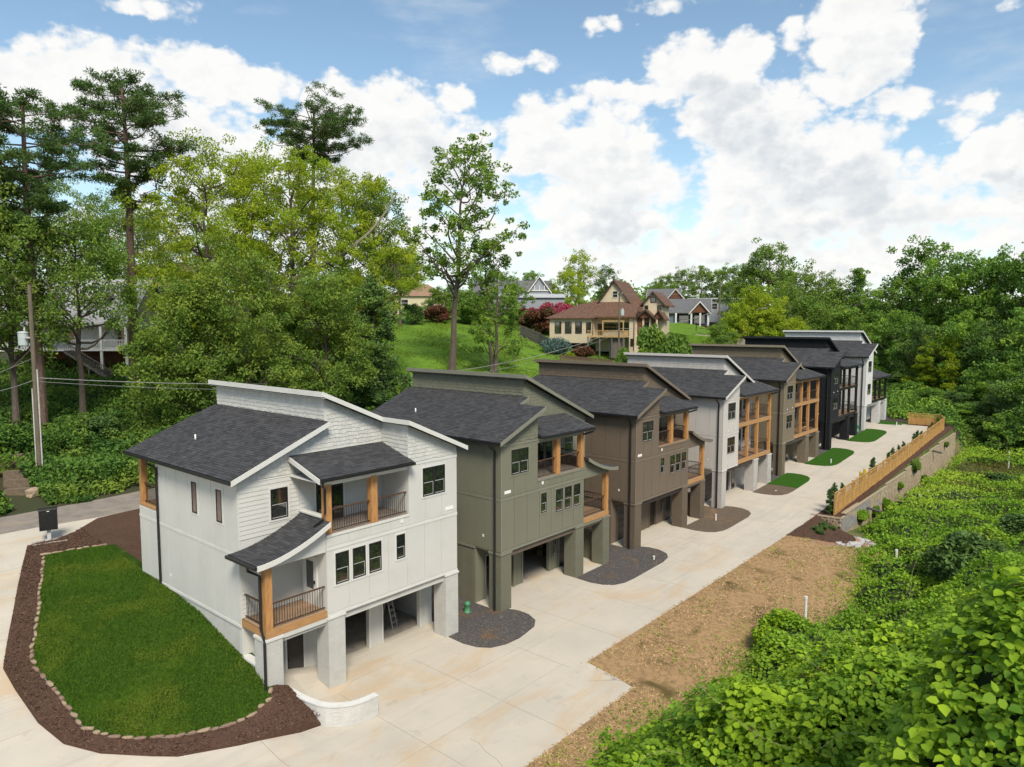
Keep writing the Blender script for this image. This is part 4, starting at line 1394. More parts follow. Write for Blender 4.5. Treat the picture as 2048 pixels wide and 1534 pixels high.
GREYW = mat('grey_board', (.27, .29, .31), (.22, .24, .26), 2, rough=.8, stretch=(.3, .3, 8))
WHITEW = mat('white_wood', (.62, .62, .6), (.52, .52, .5), 3, rough=.6)
BRICKR = mat('red_brick', (.20, .09, .05), (.14, .065, .04), 5, rough=.9, brick=1)
NEWWOOD = mat('deck_pine', (.48, .33, .15), (.38, .26, .12), 4, rough=.8)
GREYWOOD = mat('weathered_wood', (.17, .15, .13), (.11, .1, .09), 4, rough=.9, stretch=(5, 5, .6))
POLEW = mat('pole_wood', (.15, .125, .085), (.10, .085, .06), 3, rough=.95, stretch=(6, 6, .5))
WIREM = mat('wire_grey', (.30, .30, .29), (.22, .22, .21), 3, rough=.6)


def W_(parent, x0, x1, z0, z1, y, m=BLACK, fr=WHITEW, axis='y', s=-1):
    """a framed window in the plane y (or x); s = side it faces"""
    def bb(a0, a1, c0, c1, d0, d1):
        q = MB()
        if axis == 'y': q.box(a0, a1, y + s * d0, y + s * d1, c0, c1)
        else: q.box(y + s * d0, y + s * d1, a0, a1, c0, c1)
        return q
    f = MB()
    for a0, a1, c0, c1 in ((x0 - .1, x1 + .1, z1, z1 + .1), (x0 - .1, x1 + .1, z0 - .1, z0), (x0 - .1, x0, z0, z1), (x1, x1 + .1, z0, z1), (x0, x1, (z0 + z1) / 2 - .03, (z0 + z1) / 2 + .03)):
        q = bb(a0, a1, c0, c1, .0, .07); f.add(q.v, q.f)
    w = f.build('window', fr, parent, recalc=False)
    bb(x0, x1, z0, z1, .0, .03).build('pane', GLASS, w, recalc=False)
    return w


def gable(parent, x0, x1, y0, y1, ze, zr, m, axis='y', ov=.45, th=.18, wall=None, fas=DARKT, name='roof'):
    """ridge along axis; returns roof"""
    q = MB()
    if axis == 'y':
        xm = (x0 + x1) / 2; k = (zr - ze) / (xm - x0)
        a = [(x0 - ov, ze - k * ov), (xm, zr), (x1 + ov, ze - k * ov), (x1 + ov, ze - k * ov + th * 1.3), (xm, zr + th * 1.3), (x0 - ov, ze - k * ov + th * 1.3)]
        q.prism(a, 'y', y0 - ov, y1 + ov)
        g = [(x0, ze - .01), (x1, ze - .01), (xm, zr - .02)]
        if wall: MB().prism(g, 'y', y0 + .01, y1 - .01).build('gable_end', wall, parent)
    else:
        ym = (y0 + y1) / 2; k = (zr - ze) / (ym - y0)
        a = [(y0 - ov, ze - k * ov), (ym, zr), (y1 + ov, ze - k * ov), (y1 + ov, ze - k * ov + th * 1.3), (ym, zr + th * 1.3), (y0 - ov, ze - k * ov + th * 1.3)]
        q.prism(a, 'x', x0 - ov, x1 + ov)
        g = [(y0, ze - .01), (y1, ze - .01), (ym, zr - .02)]
        if wall: MB().prism(g, 'x', x0 + .01, x1 - .01).build('gable_end', wall, parent)
    r = q.build(name, m, parent)
    if fas is not None:
        b = MB()
        if axis == 'y':
            for yy in (y0 - ov - .05, y1 + ov):
                b.prism([(x0 - ov, ze - k * ov - .08), (xm, zr - .08), (x1 + ov, ze - k * ov - .08), (x1 + ov, ze - k * ov + th * 1.3 + .02), (xm, zr + th * 1.3 + .02), (x0 - ov, ze - k * ov + th * 1.3 + .02)], 'y', yy, yy + .05)
        else:
            for xx_ in (x0 - ov - .05, x1 + ov):
                b.prism([(y0 - ov, ze - k * ov - .08), (ym, zr - .08), (y1 + ov, ze - k * ov - .08), (y1 + ov, ze - k * ov + th * 1.3 + .02), (ym, zr + th * 1.3 + .02), (y0 - ov, ze - k * ov + th * 1.3 + .02)], 'x', xx_, xx_ + .05)
        b.build('barge_board', fas, r)
    return r


def rail_run(parent, a, b, z, m, h=1.0, step=.16, w=.03):
    a, b = Vector(a), Vector(b)
    d = b - a; L = d.length
    ang = math.atan2(d.y, d.x)
    o = MB().box(0, L, -.04, .04, h - .08, h).box(0, L, -.03, .03, .08, .14)
    for k in range(int(L / step) + 1):
        o.box(k * step - w / 2, k * step + w / 2, -w / 2, w / 2, .1, h - .05)
    o = o.build('railing', m, parent, (a.x, a.y, z), recalc=False)
    o.rotation_euler.z = ang
    return o


# (a) brown roofed house
p = at(1224, 700, 125)
h = thing('hill_house', 'cream house with steep brown roofs and a new timber deck on the hill', 'house', (p.x, p.y, p.z - .3), R0 - math.radians(24))
h.scale = (.92, .92, .94)
MB().box(-3.4, 3.6, .5, 9.5, 0, 6.4).build('wall', CREAM, h)
MB().box(3.6, 4.6, -1.2, 8.5, 0, 6.35).build('wall', CREAM, h)
gable(h, -5.2, 4.8, 1.8, 12, 6.6, 13.2, BROOF, 'y', .5, wall=CREAM)
W_(h, -.45, .45, 10.2, 11.3, 1.78, fr=WHITEW)
r = MB().prism([(-1.8, 6.3), (2.3, 9.5), (2.3, 9.7), (-1.8, 6.55)], 'x', -4.6, 4.9).build('lower_roof', BROOF, h)
MB().prism([(-4.6, 6.3), (-4.5, 6.3), (-4.5, 8.4), (-4.6, 8.4)], 'y', .4, 1.0).build('roof_cheek', BROOF, h)
MB().box(-12.2, -3.4, -1.5, 7, 1.6, 6.2).build('wing_wall', CREAM, h)
vs = [(-12.8, -2.1, 6.15), (-3.0, -2.1, 6.15), (-3.0, 7.6, 6.15), (-12.8, 7.6, 6.15), (-7.5, 2.8, 9.0), (-3.0, 2.8, 9.6), (-12.8, -2.1, 6.32), (-3.0, -2.1, 6.32), (-3.0, 7.6, 6.32), (-12.8, 7.6, 6.32)]
MB().add(vs, [(6, 7, 5, 4), (7, 8, 5), (8, 9, 4, 5), (9, 6, 4), (0, 1, 7, 6), (1, 2, 8, 7), (2, 3, 9, 8), (3, 0, 6, 9), (0, 3, 2, 1)]).build('wing_roof', BROOF, h)
for a in (-11, -8.9, -6.8):
    W_(h, a, a + 1.15, 3.5, 5.5, -1.52, fr=DARKT)
W_(h, -4.6, -3.8, 3.6, 5.4, -1.52, fr=DARKT)
MB().box(-3.0, -2.1, .44, .5, 3.05, 5.2).build('door', DARKT, h)
W_(h, -1.8, 1.0, 3.9, 5.3, .48, fr=NEWWOOD); W_(h, 1.4, 3.3, 3.9, 5.3, .48, fr=DARKT)
dk = MB().box(-3.6, 3.6, -4.6, .45, 2.75, 3.0).build('deck', NEWWOOD, h)
rail_run(dk, (-3.5, -4.55), (3.5, -4.55), 3.0, NEWWOOD, 1.05, .3, .06)
rail_run(dk, (3.5, -4.5), (3.5, -1.3), 3.0, NEWWOOD, 1.05, .3, .06)
for a in (-3.4, -1.1, 1.2, 3.4):
    MB().box(a - .1, a + .1, -4.5, -4.3, -1.0, 2.75).build('deck_post', GREYWOOD, h)
for a in (-.6, 3.3):
    MB().box(a - .09, a + .09, -4.3, -4.12, 3.0, 5.6).build('pergola_post', NEWWOOD, h)
MB().box(-.7, 3.5, -4.3, -4.1, 5.6, 5.8).build('pergola_beam', NEWWOOD, h)
MB().box(.6, 3.5, -3.9, -3.8, -1, 2.6).build('lattice', GREYWOOD, h)
W_(h, 4.0, 4.5, 1.2, 2.4, -1.22, fr=DARKT)
MB().box(4.6, 8.6, 0, 6.5, 0, 6.3).build('bay_wall', REDSH, h)
MB().box(4.55, 9.65, -.5, 6.2, -1.0, 3.1).build('bay_base', CREAM, h)
for a in (4.65, 6.0, 7.3, 8.55):
    MB().box(a - .17, a + .17, -.2, 0.0, 0, 6.3).build('column', CREAM, h)
gable(h, 5.0, 8.0, -.6, 4, 6.3, 7.6, BROOF, 'y', .4, wall=REDSH)
W_(h, 6.2, 7.1, 3.4, 5.4, -.02, fr=DARKT)
MB().box(5.6, 9.2, 1.6, 7.5, 6.3, 9.2).build('dormer_wall', CREAM, h)
gable(h, 5.6, 9.2, 1.6, 9, 9.0, 10.9, BROOF, 'y', .6, wall=CREAM)
W_(h, 8.3, 8.9, 6.9, 8.5, 1.58, fr=DARKT); W_(h, 5.9, 6.4, 6.9, 8.5, 1.58, fr=DARKT)
W_(h, 7.0, 7.8, 9.2, 9.9, 1.58, fr=DARKT)
gable(h, 8.0, 9.8, -.4, 3, 6.2, 7.5, BROOF, 'y', .3, wall=REDSH)
MB().box(8.6, 9.6, 1, 6, 0, 6.2).build('bay_wall', CREAM, h)
MB().tube([(-3.35, -1.75, 6.2), (-3.35, -1.6, 5.6), (-3.35, -1.6, 2)], .07, 6).build('downspout', DARKT, h)
MB().tube([(4.55, -1.45, 6.3), (4.55, -1.3, 5.8), (4.55, -1.3, .3)], .07, 6).build('downspout', DARKT, h)

# (b) tan hipped house
p = at(842, 607, 165)
h = thing('hill_house', 'cream house with tan hipped roof and chimney at the top of the grass slope', 'house', (p.x, p.y, p.z - 2.5), R0 + .1)
MB().box(-6.5, 5.5, 0, 9, 0, 4.2).build('wall', CREAM, h)
MB().add([(-7, -.5, 4.2), (6, -.5, 4.2), (6, 9.5, 4.2), (-7, 9.5, 4.2), (-3.5, 4.5, 7.2), (1.5, 4.5, 7.2)], [(0, 1, 5, 4), (1, 2, 5), (2, 3, 4, 5), (3, 0, 4), (0, 3, 2, 1)]).build('roof', TROOF, h)
MB().box(-1.4, -.5, 3.6, 4.6, 6, 8.1).build('chimney', BRICKR, h)
MB().box(-9.5, -6.5, 1, 8, -2, 2.6).build('wing_wall', CREAM, h)
MB().prism([(-10, 2.5), (-6.5, 4.0), (-6.5, 4.2), (-10, 2.7)], 'y', .5, 8.5).build('wing_roof', TROOF, h)
W_(h, -4.5, -3, 1.8, 3.4, 0); W_(h, 1.5, 3, 1.8, 3.4, 0); W_(h, -8.6, -7.6, .2, 1.6, 1)

# (c) grey house with trussed white gable
p = at(1050, 605, 158)
h = thing('hill_house', 'grey roofed house with white trussed gable behind the pink trees', 'house', (p.x, p.y, p.z - 1.5), R0 + .05)
MB().box(-11, 6, 1, 9, 0, 3.3).build('wall', WHITEW, h)
gable(h, -11, 6, 1, 9, 3.3, 6.4, GROOF, 'x', .5, wall=GREYW, fas=WHITEW)
MB().box(.8, 5.4, -1, 1, 3.2, 4.2).build('dormer_wall', GREYW, h)
g = gable(h, .8, 5.4, -1, 5, 4.0, 7.1, GROOF, 'y', .4, wall=GREYW, fas=WHITEW)
for a in (2.0, 3.1, 4.2):
    MB().box(a - .08, a + .08, -1.2, -1.02, 4.0, 5.2).build('truss', WHITEW, h)
MB().box(.9, 5.3, -1.22, -1.0, 4.0, 4.2).build('truss', WHITEW, h)
MB().prism([(-1.5, 3.2), (-4.6, 2.4), (-4.6, 2.55), (-1.5, 3.4)], 'x', -8, 8.5).build('metal_roof', mat('metal_roof', (.42, .44, .46), (.36, .38, .4), 2, rough=.4), h)
MB().box(-7.8, 8.3, -4.2, 1, 0, 2.4).build('porch_wall', GREYW, h)

# (d) blue bungalow
p = at(1372, 650, 168)
h = thing('hill_house', 'slate blue bungalow with wood-shingled porch gable and white columns', 'house', (p.x, p.y, p.z - .6), R0 - .25)
MB().box(-5.5, 4.8, 1.5, 10, 0, 3.9).build('wall', BLUEW, h)
MB().box(-6.5, -2.6, -1.8, 3, -.5, 3.6).build('front_wall', BLUEW, h)
gable(h, -6.3, 5.3, 0, 10, 3.9, 6.7, GROOF, 'x', .5, wall=BLUEW, fas=WHITEW)
MB().prism([(-2.4, 3.3), (2.2, 5.1), (2.2, 5.3), (-2.4, 3.5)], 'x', -6.8, 2).build('porch_roof', GROOF, h)
gable(h, 1.0, 5.2, -2.6, 4, 3.5, 5.9, GROOF, 'y', .4, wall=REDSH, fas=WHITEW)
MB().box(-2.6, 5.4, -2.6, 1.5, -.9, .35).build('brick_base', BRICKR, h)
for a in (-2.3, 1.2, 3.2, 5.0):
    MB().box(a - .2, a + .2, -2.5, -2.1, .35, 3.4).build('column', WHITEW, h)
W_(h, -5.9, -4.0, .8, 2.9, -1.82); W_(h, -1.6, .5, 1, 2.8, 1.48); W_(h, 1.9, 4.2, 1, 2.8, 1.48)

# (e) roof behind, (f) flat grey house
p = at(1343, 604, 205)
h = thing('hill_house', 'small grey house with red gable peeking over the bungalow', 'house', (p.x, p.y, p.z - 3), R0 - .3)
MB().box(-7, 2, 1, 8, 0, 4).build('wall', GREYW, h)
gable(h, -7, 2, 1, 8, 4, 6.8, GROOF, 'x', .4, wall=GREYW, fas=WHITEW)
gable(h, -1, 3.4, -.5, 5, 4, 6.6, GROOF, 'y', .3, wall=REDSH, fas=WHITEW)
MB().box(-.9, 3.3, -.4, 3, 0, 4).build('front_wall', GREYW, h)
p = at(1428, 640, 190)
h = thing('hill_house', 'pale grey flat-roofed house right of the bungalow', 'house', (p.x, p.y, p.z - .5), R0 - .35)
MB().box(-6.5, 6.5, 0, 8, 0, 6).build('wall', GREYW, h)
MB().box(-7, 7, -.6, 8.6, 6, 6.35).build('roof', mat('roof_edge', (.45, .47, .46), None, 3, rough=.6), h)
W_(h, -.6, .8, 3.4, 4.9, 0); W_(h, 3.4, 4.4, 3.4, 4.9, 0); W_(h, -5, -4, 3.4, 4.9, 0)

# (g) white shingled house among the trees on the left
p = at(165, 752, 80)
h = thing('white_house', 'white house with pale shingled roof, railed porch and outside stairs among the pines', 'house', (p.x, p.y, p.z), R0 + .12)
MB().box(-7.5, 6.0, 0, 9, 3.1, 6.0).build('wall', WHITEW, h)
MB().box(-7.2, 5.8, .5, 8.8, -2, 3.1).build('foundation', BRICKR, h)
k = MB().prism([(-2.6, 5.6), (.3, 8.2), (4.3, 10.8), (8.5, 8.2), (10.5, 5.6), (10.5, 5.8), (8.5, 8.45), (4.3, 11.05), (.3, 8.45), (-2.6, 5.85)], 'x', -8, 6.5)
k.build('roof', LROOF, h)
MB().prism([(.0, 5.8), (.4, 8.1), (4.3, 10.6), (8.3, 8.1), (9, 5.8)], 'x', -7.4, 5.9).build('gable_end', CREAM, h)
MB().box(.4, 3.2, -.8, 3, 7.0, 9.0).build('dormer_wall', WHITEW, h)
gable(h, .4, 3.2, -.8, 4, 9.0, 10.2, LROOF, 'y', .3, wall=WHITEW, fas=WHITEW)
W_(h, 1.1, 2.5, 7.3, 8.6, -.8)
dk = MB().box(-7.5, 6.0, -2.6, 0, 2.9, 3.12).build('porch_floor', WHITEW, h)
for a in (-7.3, -3.2, .9, 3.2, 5.8):
    MB().box(a - .13, a + .13, -2.55, -2.29, -1.5 if a not in (.9,) else 3.1, 5.7).build('porch_post', WHITEW, h)
rail_run(h, (-.5, -2.45), (5.8, -2.45), 3.12, WHITEW, 1.0, .17, .05)
rail_run(h, (-7.3, -2.45), (-2.2, -2.45), 3.12, WHITEW, 1.0, .17, .05)
for a in (-5.5, -1.6, 3.9):
    W_(h, a, a + 1.0, 3.7, 5.2, 0)
stx = MB()
for q in range(14):
    x = .2 + q * .34; z = 3.0 - q * .235
    MB().box(x, x + .36, -4.0, -2.75, z - .06, z).build('stair_tread', GREYWOOD, h, recalc=False)
for yy in (-4.05, -2.72):
    MB().prism([(.1, 2.75), (.1, 3.05), (5.0, -.3), (5.0, -.62)], 'y', yy, yy + .06).build('stair_stringer', GREYWOOD, h)
hr = MB().prism([(.1, 3.95), (.1, 4.05), (5.0, .7), (5.0, .6)], 'y', -4.06, -3.98)
for q in range(28):
    x = .2 + q * .17; z = 3.0 - q * .1175
    hr.box(x, x + .04, -4.04, -4.0, z - .05, z + .95)
hr.build('stair_rail', GREYWOOD, h)
MB().box(2.4, 2.55, -4.0, -3.85, -1.2, 1.5).build('stair_post', GREYWOOD, h)

# (h) dark roof in the trees, (i) tan gable far left
p = at(655, 690, 112)
h = thing('hill_house', 'small house with dark slate roof half hidden behind the trees', 'house', (p.x, p.y, p.z - .5), R0 + .15)
MB().box(-4, 5, 0, 7, 0, 2.9).build('wall', mat('brown_wall', (.09, .075, .06), None, 3, rough=.8), h)
gable(h, -4, 5, 0, 7, 2.9, 6.2, GROOF, 'x', .5, wall=GREYW, fas=WHITEW)
W_(h, .2, 1.2, .9, 2.4, 0); W_(h, 2.5, 3.5, .9, 2.4, 0)
p = at(330, 640, 118)
h = thing('hill_house', 'tan gabled house with red deck far behind the white house', 'house', (p.x, p.y, p.z), R0 - .2)
MB().box(-6, 4.5, 0, 8, 0, 6.4).build('wall', CREAM, h)
gable(h, -6, 4.5, 0, 8, 6.4, 9.4, TROOF, 'x', .5, wall=CREAM, fas=WHITEW)
gable(h, -1, 4.2, -1.5, 5, 6.2, 9.0, TROOF, 'y', .4, wall=CREAM, fas=WHITEW)
MB().box(-.9, 4.1, -1.4, 4, 0, 6.2).build('front_wall', CREAM, h)
MB().box(-4, 3, -3.4, -1.4, 2.8, 3.0).build('deck', BRICKR, h)
W_(h, .4, 1.4, 3.6, 5.2, -1.42); W_(h, -4.4, -3.4, 3.6, 5.2, 0)

# low walls and fences up the hill
def picket_run(name, label, pts, hgt, m, step=.2, w=.16, posts=2.4, pm=None, rails=True):
    o0 = pts[0]
    t = thing(name, label, 'fence' if 'fence' in name else 'wall', o0)
    for a, b in zip(pts, pts[1:]):
        a, b = Vector(a), Vector(b)
        d = b - a; L = math.hypot(d.x, d.y); ang = math.atan2(d.y, d.x)
        n = max(1, round(L / posts))
        for k in range(n):
            p0 = a + d * (k / n); p1 = a + d * ((k + 1) / n)
            w_ = L / n
            q = MB()
            if w:
                j = 0.0
                while j < w_ - .02:
                    q.box(j + .005, min(j + w, w_) - .005, -.015, .015, 0, hgt); j += step
            if rails:
                q.box(0, w_, -.04, -.015, hgt * .25, hgt * .25 + .07).box(0, w_, -.04, -.015, hgt * .85, hgt * .85 + .07)
            pn = q.build('fence_panel', m, t, tuple(p0 - Vector(o0)), recalc=False)
            pn.rotation_euler = (0, -math.atan2(p1.z - p0.z, w_), ang)
            MB().box(-.05, .05, -.05, .05, -.3, hgt + .08).build('post', pm or m, t, tuple(p0 - Vector(o0)), recalc=False)
    return t


def onhill(px, py, d, dz=0.0):
    p = at(px, py, d)
    return (p.x, p.y, gz(p.x, p.y) + dz)


picket_run('board_fence', 'dark weathered board fence stepping down beside the blue spruce', [onhill(1040, 640, 133), onhill(1078, 665, 127), onhill(1100, 700, 122)], 2.1, GREYWOOD)
picket_run('plank_fence', 'low brown plank fence below the hill house deck', [onhill(1120, 725, 113), onhill(1180, 725, 114), onhill(1225, 722, 115)], 1.3, mat('brown_fence', (.12, .075, .05), (.09, .06, .04), 3, rough=.9))
p0, p1, p2 = onhill(1392, 668, 140), onhill(1450, 676, 138), onhill(1500, 684, 136)
picket_run('iron_fence', 'thin black rail fence across the bungalow lawn', [(p0[0], p0[1], 14.2), (p1[0], p1[1], 13.6), (p2[0], p2[1], 13.1)], 1.3, BLACK, .9, .04, 2.6)
hw = thing('concrete_wall', 'pale concrete retaining wall below the bungalow lawn', 'wall', p0)
for k in range(12):
    a = Vector((p0[0], p0[1], 12.4)).lerp(Vector((p2[0], p2[1], 11.4)), k / 12)
    b = Vector((p0[0], p0[1], 12.4)).lerp(Vector((p2[0], p2[1], 11.4)), (k + 1) / 12)
    d = b - a
    o = MB().box(0, d.length - .03, -.45, .0, -4.5, .9).build('wall_section', CONCF, hw, tuple(a - Vector(p0)), recalc=False)
    o.rotation_euler = (0, -math.asin(d.z / d.length), math.atan2(d.y, d.x))
# the bungalow's lawn bank, behind that wall
lb = MB().add([(p0[0] - 3, p0[1] + .6, 13.2), (p2[0] + 2, p2[1] + .6, 12.2), (p2[0] + 22, p2[1] + 24, 15.5), (p0[0] + 6, p0[1] + 26, 16.0), (p0[0] - 3, p0[1] + .6, 9), (p2[0] + 2, p2[1] + .6, 9), (p2[0] + 22, p2[1] + 24, 9), (p0[0] + 6, p0[1] + 26, 9)],
              [(0, 1, 2, 3), (0, 4, 5, 1), (1, 5, 6, 2), (2, 6, 7, 3), (3, 7, 4, 0)])
tag(lb.build('lawn_bank', MATS['hill_grass'], None), kind='structure')
rdp = [onhill(1400, 690, 134), onhill(1450, 692, 132), onhill(1520, 694, 131)]
vs, fs = ribbon([(q[0], q[1]) for q in rdp], 1.6, -1.6, -1, 0)
tag(MB().add([(x, y, z + gz(x, y) + .1) for x, y, z in vs], fs).build('hill_road', MATS['alley_asphalt'], None), kind='structure')

# utility poles
def pole(label, base, h, r=.15, arms=(), trans=None, lamp=False, conduit=False):
    t = thing('utility_pole', label, 'pole', base)
    MB().tube([(0, 0, -.5), (.02, 0, h * .5), (0, 0, h)], [r, r * .88, r * .72], 12).build('pole', POLEW, t, sm=False)
    for z, w in arms:
        a = MB().box(-w * RV.x, w * RV.x, -.05, .05, 0, .1).build('cross_arm', POLEW, t, (0, -.15, z))
        for k in (-.9, .9):
            MB().lathe([(.04, .1), (.05, .14), (.03, .2), (.045, .26), (.02, .3)], 8, k * w * RV.x, 0).build('insulator', GALV, a)
    if trans:
        z, dx = trans
        cx, cy = RV.x * dx, RV.y * dx
        d = MB().lathe([(.28, 0), (.31, .03), (.31, .85), (.34, .88), (.30, .95), (.05, 1.0)], 16, cx, cy).build('transformer', mat('transformer_grey', (.40, .46, .45), (.35, .4, .39), 3, rough=.45), t, (0, 0, z), sm=False)
        MB().lathe([(.04, 1.0), (.06, 1.1), (.04, 1.2), (.05, 1.3)], 8, cx + .1, cy).build('bushing', GALV, d)
        MB().box(min(0, cx), max(0, cx), min(0, cy), max(0, cy), .5, .6).build('bracket', GALV, d)
    if lamp:
        MB().tube([(0, 0, h - .5), (RV.x * .8, RV.y * .8, h + .1), (RV.x * 1.9, RV.y * 1.9, h + .2)], .04, 8).build('lamp_arm', GALV, t)
        MB().box(RV.x * 1.6, RV.x * 2.4, RV.y * 2.4, RV.y * 1.6, h + .12, h + .26).build('lamp_head', GALV, t)
    if conduit:
        MB().tube([(-RV.x * .2, -RV.y * .2, -.3), (-RV.x * .2, -RV.y * .2, h * .46)], .05, 8).build('conduit', GALV, t)
        MB().tube([(RV.x * .21, RV.y * .21, -.3), (RV.x * .21, RV.y * .21, h * .56)], .045, 8).build('conduit', GALV, t)
    return t


pb1 = onhill(80, 950, 49.5)
pole('old wooden utility pole with grey can transformer, in front of the left pine', pb1, 18.1 - pb1[2], .17, (), (13.95 - pb1[2], -.62), conduit=True)
pb2 = onhill(1237, 735, 116)
pole('wooden utility pole with pale transformer in front of the cream hill house', pb2, 20.8 - pb2[2], .17, ((20.2 - pb2[2], 1.0),), (16.7 - pb2[2], .5))
pb3 = onhill(1437, 700, 142)
pole('tall grey utility pole in front of the bungalow lawn', pb3, 24.0 - pb3[2], .17, ((23 - pb3[2], .8),))
pb4 = onhill(1508, 690, 138)
pole('grey street light pole among the bright green trees', pb4, 18.2 - pb4[2], .12, lamp=True)


def wire(label, a, b, sag, r=.018, n=24):
    a, b = Vector(a), Vector(b)
    pts = []
    for k in range(n + 1):
        s = k / n
        q = a.lerp(b, s); q.z -= 4 * sag * s * (1 - s)
        pts.append(q - a)
    t = MB().tube(pts, r, 5).build('overhead_wire', WIREM, None, tuple(a))
    tag(t, label, 'wire')


P1 = lambda z: (pb1[0], pb1[1], z)
P2 = lambda z: (pb2[0], pb2[1], z)
P3 = lambda z: (pb3[0], pb3[1], z)
wire('thicker service wire sagging from the left pole past the first roof', P1(11.75), P2(14.4), 3.3, .03, 40)
wire('thin wire above the service wire, from the left pole to the middle pole', P1(11.5), P2(13.9), 3.6, .016, 40)
wire('short wire leaving the left pole out of the left edge', P1(11.6), at(-160, 800, 40), .35, .024)
wire('guy wire from the left pole up towards the left edge', P1(13.1), at(-200, 820, 46), .1, .014)
wire('white wire from the middle pole to the tall grey pole', P2(14.6), P3(18.3), 1.0, .035)
wire('upper wire from the middle pole to the tall grey pole', P2(20.3), P3(23.0), 1.0, .018)
# steps of rough timber at the left road edge
st_ = thing('garden_steps', 'overgrown brown stone steps climbing the bank at the left edge', 'steps', onhill(40, 1015, 46))
for k in range(8):
    o = MB().box(-.75 + .06 * (k % 3), .7 + .08 * (k % 2), -.3, .3, -.5, .2).build('step', mat('step_stone', (.17, .125, .085), (.11, .085, .06), 4, rough=.95, bump=.8, bscale=10), st_)
    q = onhill(40 - k * 3.4, 1015 - k * 13, 46 + k * 1.2)
    o.location = (q[0] - st_.location.x, q[1] - st_.location.y, gz(q[0], q[1]) - st_.location.z + .15 + k * .1); o.rotation_euler.z = R0 + .3
q = onhill(72, 1005, 46)
o = link('boulder', stone_meshes[0], None, (q[0], q[1], q[2] + .2)); o.scale = (1.3, .8, .8); o.rotation_euler = (0, 0, .4)
tag(o, 'single tan boulder at the far edge of the alley', 'rock')
# sign seen from behind
q = onhill(1423, 692, 133)
sg_ = thing('road_sign', 'octagonal road sign seen from behind, beside the hill road', 'sign', q)
MB().tube([(0, 0, -.2), (0, 0, 2.6)], .04, 8).build('post', GALV, sg_)
MB().prism([(math.cos(math.pi / 8 + k * math.pi / 4) * .45, 2.4 + math.sin(math.pi / 8 + k * math.pi / 4) * .45) for k in range(8)], 'y', .05, .08).build('plate', GALV, sg_).rotation_euler.z = R0
# rubble rocks
rk = random.Random(12)
for k in range(110):
    x, y = 52.2 + rk.random() * 5.0, 13.1 + rk.random() * 2.6
    if not inside(np.array([[x, y]]), GRAVELPOLY)[0]: continue
    o = link('rock', stone_meshes[rk.randrange(6)], None, (x, y, gz(x, y) + .05)); s = rk.choice([.12, .16, .2, .3, .45])
    o.scale = (s * 1.3, s, s * .7); o.rotation_euler = (rk.random() * .4, rk.random() * .4, rk.random() * 6)
    o.material_slots[0].link = 'OBJECT'
    o.material_slots[0].material = mat('rubble_grey', (.42, .41, .4), (.3, .29, .28), 4, rough=.9) if rk.random() < .75 else mat('rubble_red', (.34, .17, .09), (.3, .2, .13), 4, rough=.95)
    tag(o, 'loose pale rock in the rubble bank below the mulch', 'rock', 'rocks of the rubble bank')

# ---------------------------------------------------------------- trees
ORD = ['first', 'second', 'third', 'fourth', 'fifth', 'sixth', 'seventh', 'eighth', 'ninth', 'tenth', 'eleventh', 'twelfth', 'thirteenth', 'fourteenth', 'fifteenth', 'sixteenth', 'seventeenth', 'eighteenth', 'nineteenth', 'twentieth']


def ordered(items):
    """(key, x) pairs -> ordinal of each within its key, left to right"""
    out = {}
    for key in {k for k, _ in items}:
        for n_, i_ in enumerate(sorted((j for j, (k, _) in enumerate(items) if k == key), key=lambda j: items[j][1])):
            out[i_] = ORD[n_]
    return out


def row_of(d): return 'back' if d > 127 else 'middle' if d > 110 else 'front'


def unit(v):
    return v / np.maximum(np.linalg.norm(v, axis=-1, keepdims=True), 1e-9)


def leaf_cards(C, l, w, rng, up=.6, dirs=None):
    """one folded diamond per centre; l, w arrays or numbers"""
    n = len(C)
    N = unit(rng.normal(size=(n, 3)) + np.array([0, 0, up]))
    A = rng.normal(size=(n, 3)) if dirs is None else dirs
    A = unit(A - N * (A * N).sum(1, keepdims=True))
    B = np.cross(N, A)
    l = np.broadcast_to(np.asarray(l, float), (n,))[:, None]; w = np.broadcast_to(np.asarray(w, float), (n,))[:, None]
    fold = N * w * .22
    V = np.stack([C - A * l * .5, C + B * w * .5 + fold - A * l * .08, C + A * l * .5, C - B * w * .5 + fold - A * l * .08], 1).reshape(-1, 3)
    F = np.arange(4 * n).reshape(n, 4)
    return V, F


def limb(mb, a, b, r0, r1, rng, bend=.12, n=4, sides=6):
    a, b = np.array(a, float), np.array(b, float)
    L = np.linalg.norm(b - a)
    off = rng.normal(size=3) * L * bend
    pts = []
    for k in range(n + 1):
        s = k / n
        p = a * (1 - s) + b * s + off * math.sin(math.pi * s) + np.array([0, 0, -L * .05 * math.sin(math.pi * s)])
        pts.append(tuple(p))
    mb.tube(pts, [r0 + (r1 - r0) * k / n for k in range(n + 1)], sides, cap=False)


